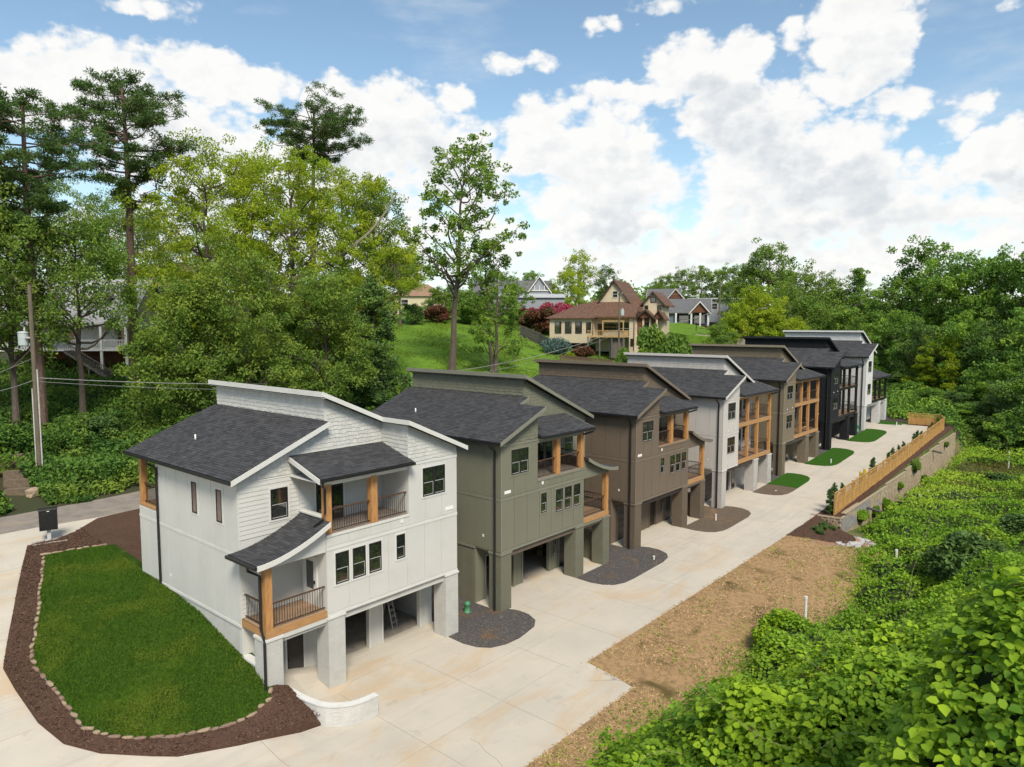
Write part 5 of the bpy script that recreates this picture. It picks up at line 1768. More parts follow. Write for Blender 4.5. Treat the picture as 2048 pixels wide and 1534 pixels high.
def broadleaf(seed, H, cb, R, nl=14, ncl=9, nleaf=42, ls=.34, prof=None, tr=None, lobe=.30, cl=.62, openness=1.0, lean=(0, 0), stems=1):
    """returns (wood mesh, crown mesh); base at the origin"""
    rng = np.random.default_rng(seed)
    prof = prof or (lambda t: math.sin(math.pi * min(max(.12 + .82 * t, 0), 1)) ** .65)
    tr = tr or H * .014 + .05
    mb = MB()
    top = np.array([lean[0], lean[1], H * .86])
    bases = [np.array([math.cos(k * 2.4) * .3, math.sin(k * 2.4) * .3, 0]) * (stems > 1) for k in range(stems)]
    for bs in bases:
        mid = bs * 3
        pts = [bs + (0, 0, -.4)]
        n = 7
        for k in range(1, n + 1):
            s = k / n
            pts.append(bs + mid * s + top * s + rng.normal(size=3) * (.02, .02, 0) * H * .35 * s)
        mb.tube([tuple(p) for p in pts], [tr * 1.25] + [tr * (1 - .82 * k / n) for k in range(1, n + 1)], 8, cap=False)
    trunk = lambda z: top * min(z / top[2], 1)
    Cs, Vals = [], []
    for k in range(nl):
        t = (k + rng.uniform(.15, .85)) / nl
        z = cb + (H - cb) * t
        ang = k * 2.399 + rng.uniform(-.5, .5)
        rad = R * prof(t) * rng.uniform(.35, .98) * (0 if k == nl - 1 else 1)
        c = trunk(z) * (1, 1, 0) + np.array([math.cos(ang) * rad, math.sin(ang) * rad, z])
        za = max(cb * .55, z - max(rad * .85, .1 * H))
        limb(mb, trunk(za), c, tr * .42 * (1 - .5 * t), tr * .1, rng, sides=5)
        lr = R * lobe * rng.uniform(.75, 1.25)
        lv0 = rng.uniform(.0, .5)
        for q in range(ncl):
            cc = c + rng.normal(size=3) * lr * (.62, .62, .45)
            if q % 2 == 0:
                limb(mb, c, cc, tr * .1, tr * .03, rng, n=2, sides=3)
            m = int(nleaf * rng.uniform(.6, 1.3) * openness)
            d = unit(rng.normal(size=(m, 3))) * (rng.uniform(.15, 1, (m, 1)) ** .5) * cl * rng.uniform(.75, 1.3) * (1, 1, .72)
            Cs.append(cc + d)
            Vals.append(np.clip(lv0 + rng.uniform(0, .25) + rng.uniform(0, .35, m) + d[:, 2] / cl * .05, 0, 1))
    C = np.concatenate(Cs); val = np.concatenate(Vals)
    V, F = leaf_cards(C, ls * rng.uniform(.7, 1.25, len(C)), ls * .62 * rng.uniform(.7, 1.2, len(C)), rng)
    return mb.mesh('trunk_wood', BARK, recalc=False), np_mesh('crown', V, F, None, val)


def pine(seed, H, cb, R, nb=34, tr=.36, tufts=11, flat=.45, low=4):
    rng = np.random.default_rng(seed)
    mb = MB()
    ph = rng.uniform(0, 6)
    ax = lambda z: np.array([math.sin(z * .12 + ph) * .35 * z / H, math.cos(z * .1 + ph) * .3 * z / H, z])
    n = 12
    mb.tube([tuple(ax(H * .97 * k / n) - ((0, 0, .5) if k == 0 else (0, 0, 0))) for k in range(n + 1)], [tr * (1.12 - .86 * (k / n) ** 1.2) for k in range(n + 1)], 10, cap=False)
    Cs, Ds, Vals = [], [], []

    def spray(c, m, rad, lv):
        d = unit(rng.normal(size=(m, 3)) + (0, 0, .25))
        Cs.append(c + d * rad * rng.uniform(.3, 1, (m, 1)) * (1, 1, .7)); Ds.append(d)
        Vals.append(np.clip(lv + rng.uniform(-.18, .22, m), 0, 1))
    for k in range(nb):
        t = (k + .5) / nb
        z = cb + (H * .95 - cb) * t ** .8
        ang = k * 2.399 + rng.uniform(-.6, .6)
        L = R * (.42 + .58 * math.sin(math.pi * min(.1 + .68 * t, 1))) * rng.uniform(.6, 1.1)
        if t < .35: L *= rng.uniform(.35, .85)
        rise = L * rng.uniform(.05, .34)
        a = ax(z); b = a + np.array([math.cos(ang) * L, math.sin(ang) * L, rise])
        limb(mb, a, b, tr * .26 * (1.1 - .6 * t), .02, rng, .07, 5, 5)
        for q in range(tufts):
            s = rng.uniform(.42, 1.02)
            side = np.array([-math.sin(ang), math.cos(ang), 0]) * rng.normal() * L * .22 * s
            c = a + (b - a) * s + side + np.array([0, 0, rng.uniform(-.1, .35)])
            spray(c, 62, .62, rng.uniform(.2, .7))
            if q % 2 == 0: limb(mb, a + (b - a) * s * .8, c, .03, .012, rng, .05, 2, 3)
    for k in range(low):
        z = cb * rng.uniform(.55, .95); ang = rng.uniform(0, 6.28); L = rng.uniform(.8, 2.2)
        a = ax(z)
        limb(mb, a, a + np.array([math.cos(ang) * L, math.sin(ang) * L, rng.uniform(-.3, .4)]), .06, .015, rng, .15, 3, 4)
    C = np.concatenate(Cs); D = np.concatenate(Ds)
    V, F = leaf_cards(C, .31, .085, rng, .3, D)
    return mb.mesh('trunk_wood', BARKP, recalc=False), np_mesh('crown', V, F, None, np.concatenate(Vals))


def bush(seed, R, H, nleaf=2600, ls=.2, lum=.35):
    rng = np.random.default_rng(seed)
    k = 16
    c = unit(rng.normal(size=(k, 3))) * rng.uniform(.3, .75, (k, 1)) * (R, R, H * .5) + (0, 0, H * .48)
    c[:, 2] = np.abs(c[:, 2])
    idx = rng.integers(0, k, nleaf)
    d = unit(rng.normal(size=(nleaf, 3))) * (rng.uniform(.2, 1, (nleaf, 1)) ** .4) * R * lum * (1.15, 1.15, .95)
    C = c[idx] + d
    C = C[C[:, 2] > .02]
    idx = idx[:len(C)]
    V, F = leaf_cards(C, ls, ls * .6, rng)
    mb = MB()
    for j in range(k):
        limb(mb, (0, 0, -.1), c[j], .05, .015, rng, .08, 3, 4)
    return mb.mesh('stem_wood', BARK, recalc=False), np_mesh('foliage', V, F, None, rng.uniform(0, 1, len(C)))


LM = {}
LM['olive'] = leaf_mat('leaf_olive', (0.082, 0.160, 0.026), (0.190, 0.290, 0.050), (0.270, 0.350, 0.055))
LM['lime'] = leaf_mat('leaf_lime', (0.165, 0.264, 0.019), (0.367, 0.456, 0.040), (0.445, 0.493, 0.037), .45)
LM['mid'] = leaf_mat('leaf_mid', (0.079, 0.164, 0.030), (0.199, 0.314, 0.059), (0.266, 0.376, 0.050))
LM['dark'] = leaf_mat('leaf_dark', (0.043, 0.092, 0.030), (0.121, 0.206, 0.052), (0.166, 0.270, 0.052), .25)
LM['forest'] = leaf_mat('leaf_forest', (0.062, 0.140, 0.030), (0.171, 0.309, 0.052), (0.265, 0.410, 0.048), .3, big=.25)
LM['yellow'] = leaf_mat('leaf_yellow', (.16, .25, .016), (.38, .44, .024), (.14, .22, .018), .45, big=.45)
LM['needle'] = leaf_mat('pine_needle', (0.046, 0.101, 0.025), (0.129, 0.212, 0.053), None, .2)
LM['spruce'] = leaf_mat('spruce_needle', (0.064, 0.120, 0.105), (0.138, 0.210, 0.190), None, .15)
LM['pink'] = leaf_mat('myrtle_pink', (0.318, 0.035, 0.080), (0.509, 0.100, 0.170), (0.127, 0.050, 0.035), .3, big=.7)
LM['maroon'] = leaf_mat('leaf_maroon', (0.106, 0.036, 0.026), (0.197, 0.086, 0.051), (0.076, 0.079, 0.026), .25)
LM['thuja'] = leaf_mat('thuja_green', (0.039, 0.094, 0.026), (0.089, 0.158, 0.041), None, .15)
ARCH = {}


def plant(arch, name, label, cat, loc, m, rot=0.0, sc=1.0, group=None, names=('trunk', 'crown')):
    wood, crown = arch
    t = thing(name, label, cat, loc, rot, group)
    t.scale = (sc, sc, sc) if not isinstance(sc, tuple) else sc
    if wood is not None: link(names[0], wood, t)
    c = link(names[1], crown, t)
    if not crown.materials: crown.materials.append(None)
    c.material_slots[0].link = 'OBJECT'
    c.material_slots[0].material = m
    return t


def top_h(px, py, d, base):
    return at(px, py, d).z - base[2]


# --- the named trees on the left
b = (18.5, 67.7, gz(18.5, 67.7)); H = at(110, 178, 59).z - b[2] - .8
plant(pine(1, H, H * .56, 5.6, 46, .42), 'pine_tree', 'tall forked pine at the far left, behind the old utility pole', 'tree', b, LM['needle'])
b = (27.6, 72.1, gz(27.6, 72.1)); H = at(300, 148, 68).z - b[2] - .8
plant(pine(2, H, H * .6, 5.8, 48, .45), 'pine_tree', 'tallest pine with flat crown, right of the white house', 'tree', b, LM['needle'], 1.2)
b = onhill(632, 705, 92); H = at(625, 198, 92).z - b[2] - 1.4
plant(pine(3, H, H * .76, 8.0, 50, .45), 'pine_tree', 'pine whose dark round crown rises above the light green trees', 'tree', b, LM['needle'], 2.0)
b = onhill(20, 760, 62); H = at(20, 165, 62).z - b[2] - .8
plant(pine(4, H, H * .62, 3.2, 30, .35), 'pine_tree', 'slim pine cut by the left edge of the picture', 'tree', (b[0] - 2.0, b[1] + 1.0, b[2]), LM['needle'], .7)
spec = [
    (425, 790, 72, 268, .28, 7.2, 'lime', 31, .8, 'light yellow-green tree left of the big pine crown'),
    (500, 785, 80, 300, .3, 7.0, 'lime', 45, .7, 'yellow-green tree between the left two light green crowns'),
    (590, 780, 74, 290, .26, 8.0, 'lime', 32, .9, 'broad light green tree in the middle of the left grove'),
    (690, 770, 80, 318, .26, 7.2, 'lime', 33, .8, 'light green tree with a long pale leaning limb at the right of the grove'),
    (755, 760, 86, 345, .4, 4.6, 'olive', 46, .6, 'thin airy tree at the right end of the grove'),
    (500, 790, 64, 475, .15, 5.4, 'olive', 34, .7, 'olive green tree low in front of the left grove'),
    (655, 785, 68, 520, .2, 4.6, 'olive', 35, .8, 'olive tree right above the first roof'),
    (375, 800, 62, 540, .2, 4.2, 'olive', 36, .8, 'small olive tree beside the second pine trunk'),
    (165, 800, 62, 400, .5, 5.2, 'mid', 37, .4, 'dark leafy tree standing in front of the white house'),
    (30, 800, 58, 395, .42, 5.4, 'olive', 38, .45, 'leafy tree hiding the left end of the white house'),
    (-60, 800, 56, 210, .3, 5.0, 'olive', 39, .6, 'tall leafy tree reaching in from the left edge'),
    (300, 750, 96, 400, .35, 6.4, 'olive', 40, .5, 'tree behind the white house roof'),
    (450, 740, 98, 440, .2, 7.0, 'mid', 41, .6, 'shaded tree deep behind the left grove'),
    (110, 760, 104, 330, .35, 7.4, 'olive', 44, .55, 'tall leafy tree behind the white house roof at left'),
    (230, 760, 100, 380, .4, 6.0, 'olive', 47, .5, 'olive tree showing between the two left pines'),
    (800, 610, 128, 482, .55, 4.6, 'lime', 42, .8, 'small umbrella-shaped light green tree in front of the tan house'),
]
for (px, py, d, ty, cbf, R, mt, sd, op, lab) in spec:
    b = onhill(px, py, d)
    H = at(px, ty, d).z - b[2] - 2.0
    plant(broadleaf(sd, H, H * cbf, R, 28, 11, 110, .27, lobe=.33, cl=.85, openness=op), 'broadleaf_tree', lab, 'tree', b, LM[mt], sd)
b = (68.2, 70.3, gz(68.2, 70.3)); H = at(925, 265, 98).z - b[2] - 2.6
plant(broadleaf(50, H, H * .42, 8.2, 30, 10, 40, .46, tr=.5, lobe=.22, cl=.75, openness=.8, lean=(1.2, -1.2)), 'tall_tree', 'tall thin-crowned tree standing alone on the grass slope', 'tree', b, LM['mid'])
b = (73.6, 67.4, gz(73.6, 67.4)); H = at(988, 468, 100).z - b[2] - 1.2
plant(broadleaf(51, H, H * .12, 4.7, 22, 10, 46, .34, prof=lambda t: (1 - t) ** .55 * .95 + .12, tr=.3, lobe=.26, stems=2), 'small_tree', 'small bushy tree right of the tall lone tree', 'tree', b, LM['mid'])
b = onhill(748, 775, 74); H = at(745, 572, 74).z - b[2]
plant(broadleaf(52, H, .6, 3.2, 24, 11, 60, .32, prof=lambda t: (1 - t) ** .6 * .9 + .15, lobe=.3), 'magnolia_tree', 'dense dark evergreen tree behind the first house ridge', 'tree', b, LM['dark'])
# the long pale leaning limb
b = onhill(600, 600, 72)
p, q = at(585, 560, 71), at(795, 385, 76)
mbp = MB(); limb(mbp, tuple(p), tuple(q), .28, .06, np.random.default_rng(3), .03, 7, 8)
tag(mbp.build('dead_limb', mat('bark_pale', (.2, .18, .13), (.14, .125, .09), 3, rough=.95), None, recalc=False), 'long pale bare limb leaning to the right through the light green trees', 'limb')

# --- shrubs and small trees round the hill houses
for k in range(3):
    ARCH['bush%d' % k] = bush(70 + k, 1.0, 1.5, 5200, .15)
ARCH['cone'] = broadleaf(80, 3.0, .1, .62, 14, 6, 60, .12, prof=lambda t: 1.05 - t, lobe=.3, cl=.2, tr=.05)
ARCH['sp'] = bush(75, 1.0, 1.1, 4200, .12, .42)
for (px, py, d, R, Hs, mt, lab) in (
        (1112, 708, 121, 4.6, 3.6, 'spruce', 'blue-grey spruce shrub below the cream hill house'),
        (1165, 708, 119, 3.4, 2.6, 'maroon', 'dark purple shrub at the deck of the cream hill house'),
        (1085, 645, 140, 7.0, 5.6, 'maroon', 'reddish brown crape myrtle left of the cream hill house'),
        (1112, 625, 148, 6.6, 6.2, 'pink', 'bright pink flowering crape myrtle behind the reddish one'),
        (1055, 622, 150, 4.5, 4.0, 'pink', 'fainter pink flowering tree behind the small bushy tree'),
        (828, 640, 132, 4.0, 4.2, 'dark', 'round dark green shrub at the top of the grass slope'),
        (872, 640, 138, 4.6, 3.8, 'maroon', 'brownish shrub at the crest behind the tall lone tree'),
        (950, 625, 140, 6.4, 6.6, 'mid', 'green shrub mass at the crest of the grass slope'),
        (1305, 718, 112, 5.2, 9.0, 'mid', 'bright bushy shrub right of the middle pole'),
        (1352, 720, 110, 5.0, 8.4, 'mid', 'bushy shrub above the off-white house roof'),
        (1245, 715, 112, 2.4, 4.4, 'mid', 'vine-wrapped shrub at the foot of the middle pole'),
        (1195, 728, 110, 3.4, 1.8, 'lime', 'pale green mounded shrub below the plank fence'),
        (1372, 700, 122, 2.6, 4.4, 'maroon', 'tall dark purple shrub left of the hill road'),
        (1390, 700, 124, 2.8, 3.2, 'dark', 'clipped dark green shrub beside the hill road'),
        (1415, 632, 165, 3.4, 3.4, 'maroon', 'dark red shrub at the bungalow corner'),
        (1455, 620, 170, 3.4, 4.0, 'lime', 'green shrub in front of the flat-roofed house'),
        (1140, 690, 118, 2.0, 1.0, 'lime', 'low bright green weeds on the grass slope')):
    b = onhill(px, py, d)
    plant(ARCH['sp'] if mt == 'spruce' else ARCH['bush%d' % (px % 3)], 'shrub', lab, 'shrub', b, LM[mt], px, (R * .62, R * .62, Hs * .62), 'shrubs on the hill', ('stem', 'foliage'))

# arborvitae along the fence
kx = [(58.1, 17.25, 2.0), (59.5, 17.3, 2.1), (61.6, 17.3, 1.7), (64.6, 17.3, 1.3), (67.2, 17.3, 1.4), (70.4, 17.3, 2.2), (76.2, 17.3, 1.7), (77.9, 17.3, 1.8), (80.6, 17.35, 1.6), (82.3, 17.3, 1.7), (86.9, 17.3, 1.8), (88.2, 17.3, 1.9), (90.4, 17.3, 1.5), (94.4, 17.3, 1.4), (96.3, 17.3, 1.6), (100.4, 17.4, 1.5), (102.2, 17.8, 1.4)]
for k, (x, y, hh) in enumerate(kx):
    plant(ARCH['cone'], 'arborvitae', 'young arborvitae by the fence, ' + ORD[k] + ' from its near end', 'shrub', (x, y, gz(x, y, False) + .05), LM['thuja'], k, (hh / 3.0 * 1.0, hh / 3.0 * 1.0, hh / 3.0), 'young arborvitae along the fence')
for k, (x, y) in enumerate(((54.0, 16.9), (54.9, 16.7), (55.7, 16.95), (53.5, 16.5), (56.1, 16.4))):
    plant(ARCH['bush0'], 'low_shrub', 'small dark creeping shrub in the fence-end mulch, ' + ORD[k] + ' of the five planted', 'shrub', (x, y, gz(x, y, False) + .05), LM['dark'], k, (.42, .42, .25), 'small shrubs in the fence-end mulch', ('stem', 'foliage'))

# --- trees along the skyline and the forest on the right
A_ = {}
for k, (H, cbf, R, nl, op) in enumerate(((16, .14, 5.6, 24, 1.0), (18, .2, 5.2, 26, 1.0), (14, .1, 5.8, 22, 1.05), (20, .35, 5.5, 24, .8), (12, .06, 5.0, 20, 1.1))):
    A_[k] = (broadleaf(200 + k, H, H * cbf, R, nl, 10, 46, .40, lobe=.3, cl=.85, openness=op), H)
A_['con'] = (broadleaf(210, 20, 2.5, 4.2, 34, 8, 46, .34, prof=lambda t: (1.02 - t) ** .8, lobe=.22, cl=.7), 20)
fr = random.Random(33)
sky_trees = [(1030, 640, 146, 562, 'mid', 2, ''), (935, 640, 143, 572, 'mid', 0, ''), (878, 640, 146, 568, 'olive', 4, ''), (975, 640, 150, 580, 'mid', 4, ''), (1010, 560, 165, 540, 'mid', 2, ''), (1062, 600, 180, 538, 'mid', 0, ''), (1135, 600, 160, 535, 'lime', 0, 'bright yellow-green tree behind the pink myrtle'), (1158, 600, 172, 500, 'lime', 3, 'tall thin lime green tree left of the brown gable'),
             (1212, 590, 185, 528, 'dark', 3, 'dark tree rising just left of the brown ridge'), (1092, 590, 195, 560, 'mid', 2, ''), (960, 590, 190, 545, 'mid', 1, ''), (905, 600, 200, 565, 'dark', 2, ''),
             (1335, 600, 215, 545, 'mid', 0, ''), (1368, 600, 230, 535, 'mid', 1, ''), (1402, 605, 225, 532, 'mid', 2, ''), (1440, 605, 220, 535, 'mid', 0, ''), (1470, 605, 210, 528, 'mid', 1, ''), (1310, 600, 240, 560, 'mid', 4, ''),
             (1535, 660, 175, 488, 'mid', 1, 'biggest tree on the skyline above the tan and black houses'), (1495, 650, 178, 530, 'olive', 0, ''), (1570, 655, 185, 535, 'mid', 0, ''),
             (1515, 668, 140, 572, 'lime', 2, 'bright lime tree behind the black house'), (1480, 672, 138, 600, 'lime', 4, 'lime bush-like tree beside the street light'), (1548, 672, 136, 610, 'lime', 4, 'low lime tree left of the last white roof'),
             (1608, 665, 150, 535, 'olive', 3, 'thin olive tree with bare twigs on top'), (1650, 668, 152, 545, 'olive', 3, ''), (1625, 668, 138, 590, 'mid', 2, ''), (1675, 670, 145, 570, 'mid', 0, ''),
             (1712, 690, 142, 528, 'forest', 'con', 'dark shaggy conifer at the start of the right forest'), (1690, 690, 132, 610, 'mid', 4, ''), (1760, 700, 160, 570, 'mid', 1, ''),
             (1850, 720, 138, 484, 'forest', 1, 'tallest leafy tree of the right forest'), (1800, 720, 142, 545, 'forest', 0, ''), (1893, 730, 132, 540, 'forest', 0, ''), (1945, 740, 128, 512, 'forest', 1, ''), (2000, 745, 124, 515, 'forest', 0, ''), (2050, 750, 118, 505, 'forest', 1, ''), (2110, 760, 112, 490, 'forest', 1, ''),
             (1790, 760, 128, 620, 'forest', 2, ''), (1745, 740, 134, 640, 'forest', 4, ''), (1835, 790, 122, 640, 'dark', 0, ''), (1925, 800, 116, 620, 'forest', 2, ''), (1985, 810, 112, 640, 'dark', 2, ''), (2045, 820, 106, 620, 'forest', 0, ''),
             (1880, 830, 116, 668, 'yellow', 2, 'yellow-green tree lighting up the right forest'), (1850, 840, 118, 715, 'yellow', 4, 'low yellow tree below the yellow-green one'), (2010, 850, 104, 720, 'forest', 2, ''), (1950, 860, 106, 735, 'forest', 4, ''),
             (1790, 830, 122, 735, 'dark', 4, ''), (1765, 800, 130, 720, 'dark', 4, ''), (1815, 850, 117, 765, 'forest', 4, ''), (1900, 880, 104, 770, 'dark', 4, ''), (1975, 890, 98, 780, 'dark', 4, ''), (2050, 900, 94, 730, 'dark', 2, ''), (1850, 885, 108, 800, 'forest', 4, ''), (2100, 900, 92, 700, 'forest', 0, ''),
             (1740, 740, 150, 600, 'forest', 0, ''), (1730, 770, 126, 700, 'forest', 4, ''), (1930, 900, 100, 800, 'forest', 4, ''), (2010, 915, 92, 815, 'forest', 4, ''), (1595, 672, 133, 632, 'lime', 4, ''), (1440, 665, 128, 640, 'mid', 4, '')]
gl = {'mid': 'mid green leafy tree on the skyline', 'olive': 'olive green tree on the skyline', 'lime': 'low lime green tree behind the last houses', 'forest': 'green leafy tree of the dense right-hand forest', 'dark': 'dark green tree in the shade of the forest edge'}
gw = {'mid': 'mid green skyline tree', 'olive': 'olive green skyline tree', 'lime': 'low lime tree behind the last houses', 'forest': 'green tree of the right-hand forest', 'dark': 'dark tree of the right-hand forest'}
tkeys = [((mt, row_of(d) if mt in ('forest', 'dark') else '') if not lab else ('own', k), px) for k, (px, py, d, ty, mt, a, lab) in enumerate(sky_trees)]
tord = ordered(tkeys)
for k, (px, py, d, ty, mt, a, lab) in enumerate(sky_trees):
    arch, H0 = A_[a]
    p = at(px, py, d)
    x, y = p.x, p.y
    z = gz(x, y) - .3
    H = max(at(px, ty, d).z - z - 1.1, 3.0)
    s = H / H0
    wf = min(max(s, .72), 1.35) if a != 4 else max(s, .7)
    t = plant(arch, 'forest_tree', lab or gw[mt] + ', ' + tord[k] + ' from the left' + (' in the ' + row_of(d) + ' row' if mt in ('forest', 'dark') else ''), 'tree', (x, y, z), LM[mt], fr.uniform(0, 6.28), (wf, wf, s), None if lab else gl[mt])
# far wood closing the horizon
rng = np.random.default_rng(90)
n = 34000
Xc, Yc, Zc = [], [], []
pxs = rng.uniform(-500, 2700, n); ds = rng.uniform(260, 340, n)
base = np.array([at(0, 0, 1)])
P0 = np.outer(ds, np.array(FV)) + np.outer((pxs - 1024) / FPX * ds, np.array(RV)) + np.array(CAMP)
gzv = ground(P0[:, 0], P0[:, 1])
hh = 7.0 + 3.5 * np.sin(pxs * .021) + 2.2 * np.sin(pxs * .057 + 1) + 1.6 * np.sin(pxs * .13 + ds * .1)
P0[:, 2] = gzv + hh * rng.uniform(0, 1, n) ** .6
V, F = leaf_cards(P0, 1.5 * rng.uniform(.6, 1.3, n), 1.0, rng)
tag(link('far_wood', np_mesh('far_wood', V, F, LM['mid'], rng.uniform(0, 1, n))), kind='stuff')


# leafy tangle round the last house and behind the fence
n = 46000
X = rng.uniform(103.5, 135, n); Y = rng.uniform(-6, 62, n)
keep = ~((X < 105.2) & (Y < 21.6)) & ~((X < 107.2) & (Y > 20) & (Y < 38)) & ((Y > 12) | (X > 112 + .5 * (12 - Y)))
X, Y = X[keep], Y[keep]
hgt = .7 + 1.5 * np.clip(np.sin(X * .6 + np.sin(Y * .5)) * np.sin(Y * .5 + 1) + .35, 0, 1.4) * np.clip((X - 104) / 5, .2, 1)
P = np.column_stack([X, Y, ground(X, Y) + hgt * rng.uniform(.1, 1.05, len(X))])
V, F = leaf_cards(P, .5 * rng.uniform(.5, 1.3, len(P)), .3, rng, .8)
tag(link('forest_undergrowth', np_mesh('forest_undergrowth', V, F, LM['forest'], rng.uniform(0, 1, len(P)))), kind='stuff')
# longer grass on the hill
n = 60000
X = rng.uniform(48, 125, n); Y = rng.uniform(52, 104, n)
keep = (Y > np.interp(X, [44, 52, 64, 130], [74, 66, 54, 51.5])) & (rng.random(n) < .45 + .55 * np.sin(X * .5 + np.sin(Y * .3)) * np.sin(Y * .4))
X, Y = X[keep], Y[keep]
P = np.column_stack([X, Y, ground(X, Y) + rng.uniform(0, .22, len(X))])
V, F = leaf_cards(P, .38 * rng.uniform(.5, 1.3, len(P)), .12, rng, .5)
LM['hillgrass'] = leaf_mat('hill_blade', (0.095, 0.160, 0.018), (0.201, 0.280, 0.030), (0.138, 0.200, 0.020), .25, big=.2)
tag(link('hill_grass', np_mesh('hill_grass', V, F, LM['hillgrass'], rng.uniform(0, 1, len(P)))), kind='stuff')

# ---------------------------------------------------------------- vine-covered slope
YB = np.array([(-30, 13.0), (14, 11.6), (18, 12.3), (23, 12.7), (28, 12.6), (33, 13.0), (37, 11.6), (41, 11.0), (46, 11.6), (49.5, 12.6), (51.5, 13.2), (54, 13.0), (57.5, 14.2), (60, 15.6), (105, 15.9), (140, 15.9)])
MOUNDS = [(33, 5, 3.0, 2.6, .7), (40.5, 6.5, 3.0, 2.2, 1.2), (46, 4.0, 3.6, 3, 1.8), (53, 3.2, 4, 3, 2.4), (38, -1, 4.5, 3.5, 1.6),
          (58, 6.5, 2.4, 2, 1.2), (63, 5, 3.0, 2.2, 1.6), (72, 2, 5, 4, 1.8), (84, 4, 5, 3, .8), (94, 7.5, 3, 2.0, 1.2)]


def lumps(X, Y, seed=3):
    r = np.random.default_rng(seed)
    z = np.zeros_like(X)
    for k in range(26):
        f = 2 * np.pi / r.uniform(1.3, 6.5); a = r.uniform(0, 2 * np.pi); ph = r.uniform(0, 2 * np.pi)
        z += np.sin((X * np.cos(a) + Y * np.sin(a)) * f + ph) * (.55 / f) ** .8
    return z * .44


def vines(X, Y):
    """height of the vine surface (below the ground where there are none)"""
    s = np.interp(X, YB[:, 0], YB[:, 1]) - Y
    s = s + .35 * np.sin(X * 1.9) + .25 * np.sin(X * 4.3 + 1)
    thick = np.interp(X, [15, 30, 48, 56, 66, 80, 110], [1.1, 1.1, .9, .45, .42, .35, .3])
    h = np.where(s > 0, thick * (1 - np.exp(-np.maximum(s, 0) / .8)), s * .6 - .05)
    g0 = ground(X, Y, False)
    bank = np.minimum(11.5 - .0875 * X - .662 * Y - .115 * np.maximum(X - 12, 0), 11.8 - .03 * X)          # a steep overgrown bank rising away from the drive
    bank = bank * (1 - sstep(28, 60, X)) - g0 * sstep(28, 60, X) * 0
    up = np.maximum(bank - g0 - .6, 0)
    h = h + up * sstep(-.2, 1.2, s)
    for (mx, my, rx, ry, a) in MOUNDS:
        h = h + a * np.exp(-(((X - mx) / rx) ** 2 + ((Y - my) / ry) ** 2) ** 1.4)
    amp = np.interp(X, [40, 60, 90], [1.0, .38, .22])
    h = h + lumps(X, Y) * amp * sstep(-.2, 1.5, s)
    return g0 + h

LM['kudzu'] = leaf_mat('kudzu_leaf', (0.073, 0.179, 0.017), (0.366, 0.524, 0.028), (0.248, 0.414, 0.041), .4, .62, big=.35, dead=True)
LM['vine'] = leaf_mat('vine_leaf', (0.102, 0.221, 0.022), (0.278, 0.456, 0.036), (0.352, 0.497, 0.048), .35, big=.12)
LM['weed'] = leaf_mat('weed_leaf', (0.114, 0.126, 0.036), (0.254, 0.228, 0.066), (0.076, 0.132, 0.024), .3, big=.15)
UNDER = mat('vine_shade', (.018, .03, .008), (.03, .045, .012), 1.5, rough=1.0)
rng = np.random.default_rng(17)


def vnormal(X, Y):
    e = .15
    dx = (vines(X + e, Y) - vines(X - e, Y)) / (2 * e); dy = (vines(X, Y + e) - vines(X, Y - e)) / (2 * e)
    return unit(np.column_stack([-dx, -dy, np.ones_like(X)]))


# dark sheet under the vine leaves, its colour standing in for their shade
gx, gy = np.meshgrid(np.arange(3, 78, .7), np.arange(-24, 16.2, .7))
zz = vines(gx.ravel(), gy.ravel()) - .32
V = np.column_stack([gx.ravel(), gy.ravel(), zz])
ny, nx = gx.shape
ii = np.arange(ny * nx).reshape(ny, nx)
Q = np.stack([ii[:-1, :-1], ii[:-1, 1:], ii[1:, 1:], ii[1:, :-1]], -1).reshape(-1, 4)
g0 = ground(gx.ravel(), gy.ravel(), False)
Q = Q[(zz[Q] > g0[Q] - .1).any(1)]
tag(link('vine_shade_sheet', np_mesh('vine_shade_sheet', V, Q, UNDER, sm=True)), kind='stuff')


def scatter(n, x0, x1, y0, y1):
    return rng.uniform(x0, x1, n), rng.uniform(y0, y1, n)


def seen(P, m=.06):
    d = P - np.array(CAMP)
    z = d @ np.array(FV); x = d @ np.array(RV); y = d @ np.array(UV)
    return (z > 2) & (np.abs(x / z) < .72 + m) & (y / z > -.54 - m)


def leaflets(P, A, N, L, rng):
    """heart-shaped leaflets folded on the midrib: P base, A direction, N normal, L length"""
    A = unit(A - N * (A * N).sum(1, keepdims=True)); B = np.cross(N, A)
    L = L[:, None]
    up = N * L
    tip = P + A * L - up * rng.uniform(.05, .22, (len(P), 1))
    l1 = P + A * L * .22 + B * L * .40 + up * .07; l2 = P + A * L * .62 + B * L * .36 + up * .05
    r1 = P + A * L * .22 - B * L * .40 + up * .07; r2 = P + A * L * .62 - B * L * .36 + up * .05
    V = np.stack([P, l1, l2, tip, r2, r1], 1).reshape(-1, 3)
    k = np.arange(len(P))[:, None] * 6
    F = np.concatenate([k + np.array([[0, 3, 2, 1]]), k + np.array([[0, 5, 4, 3]])])
    return V, F


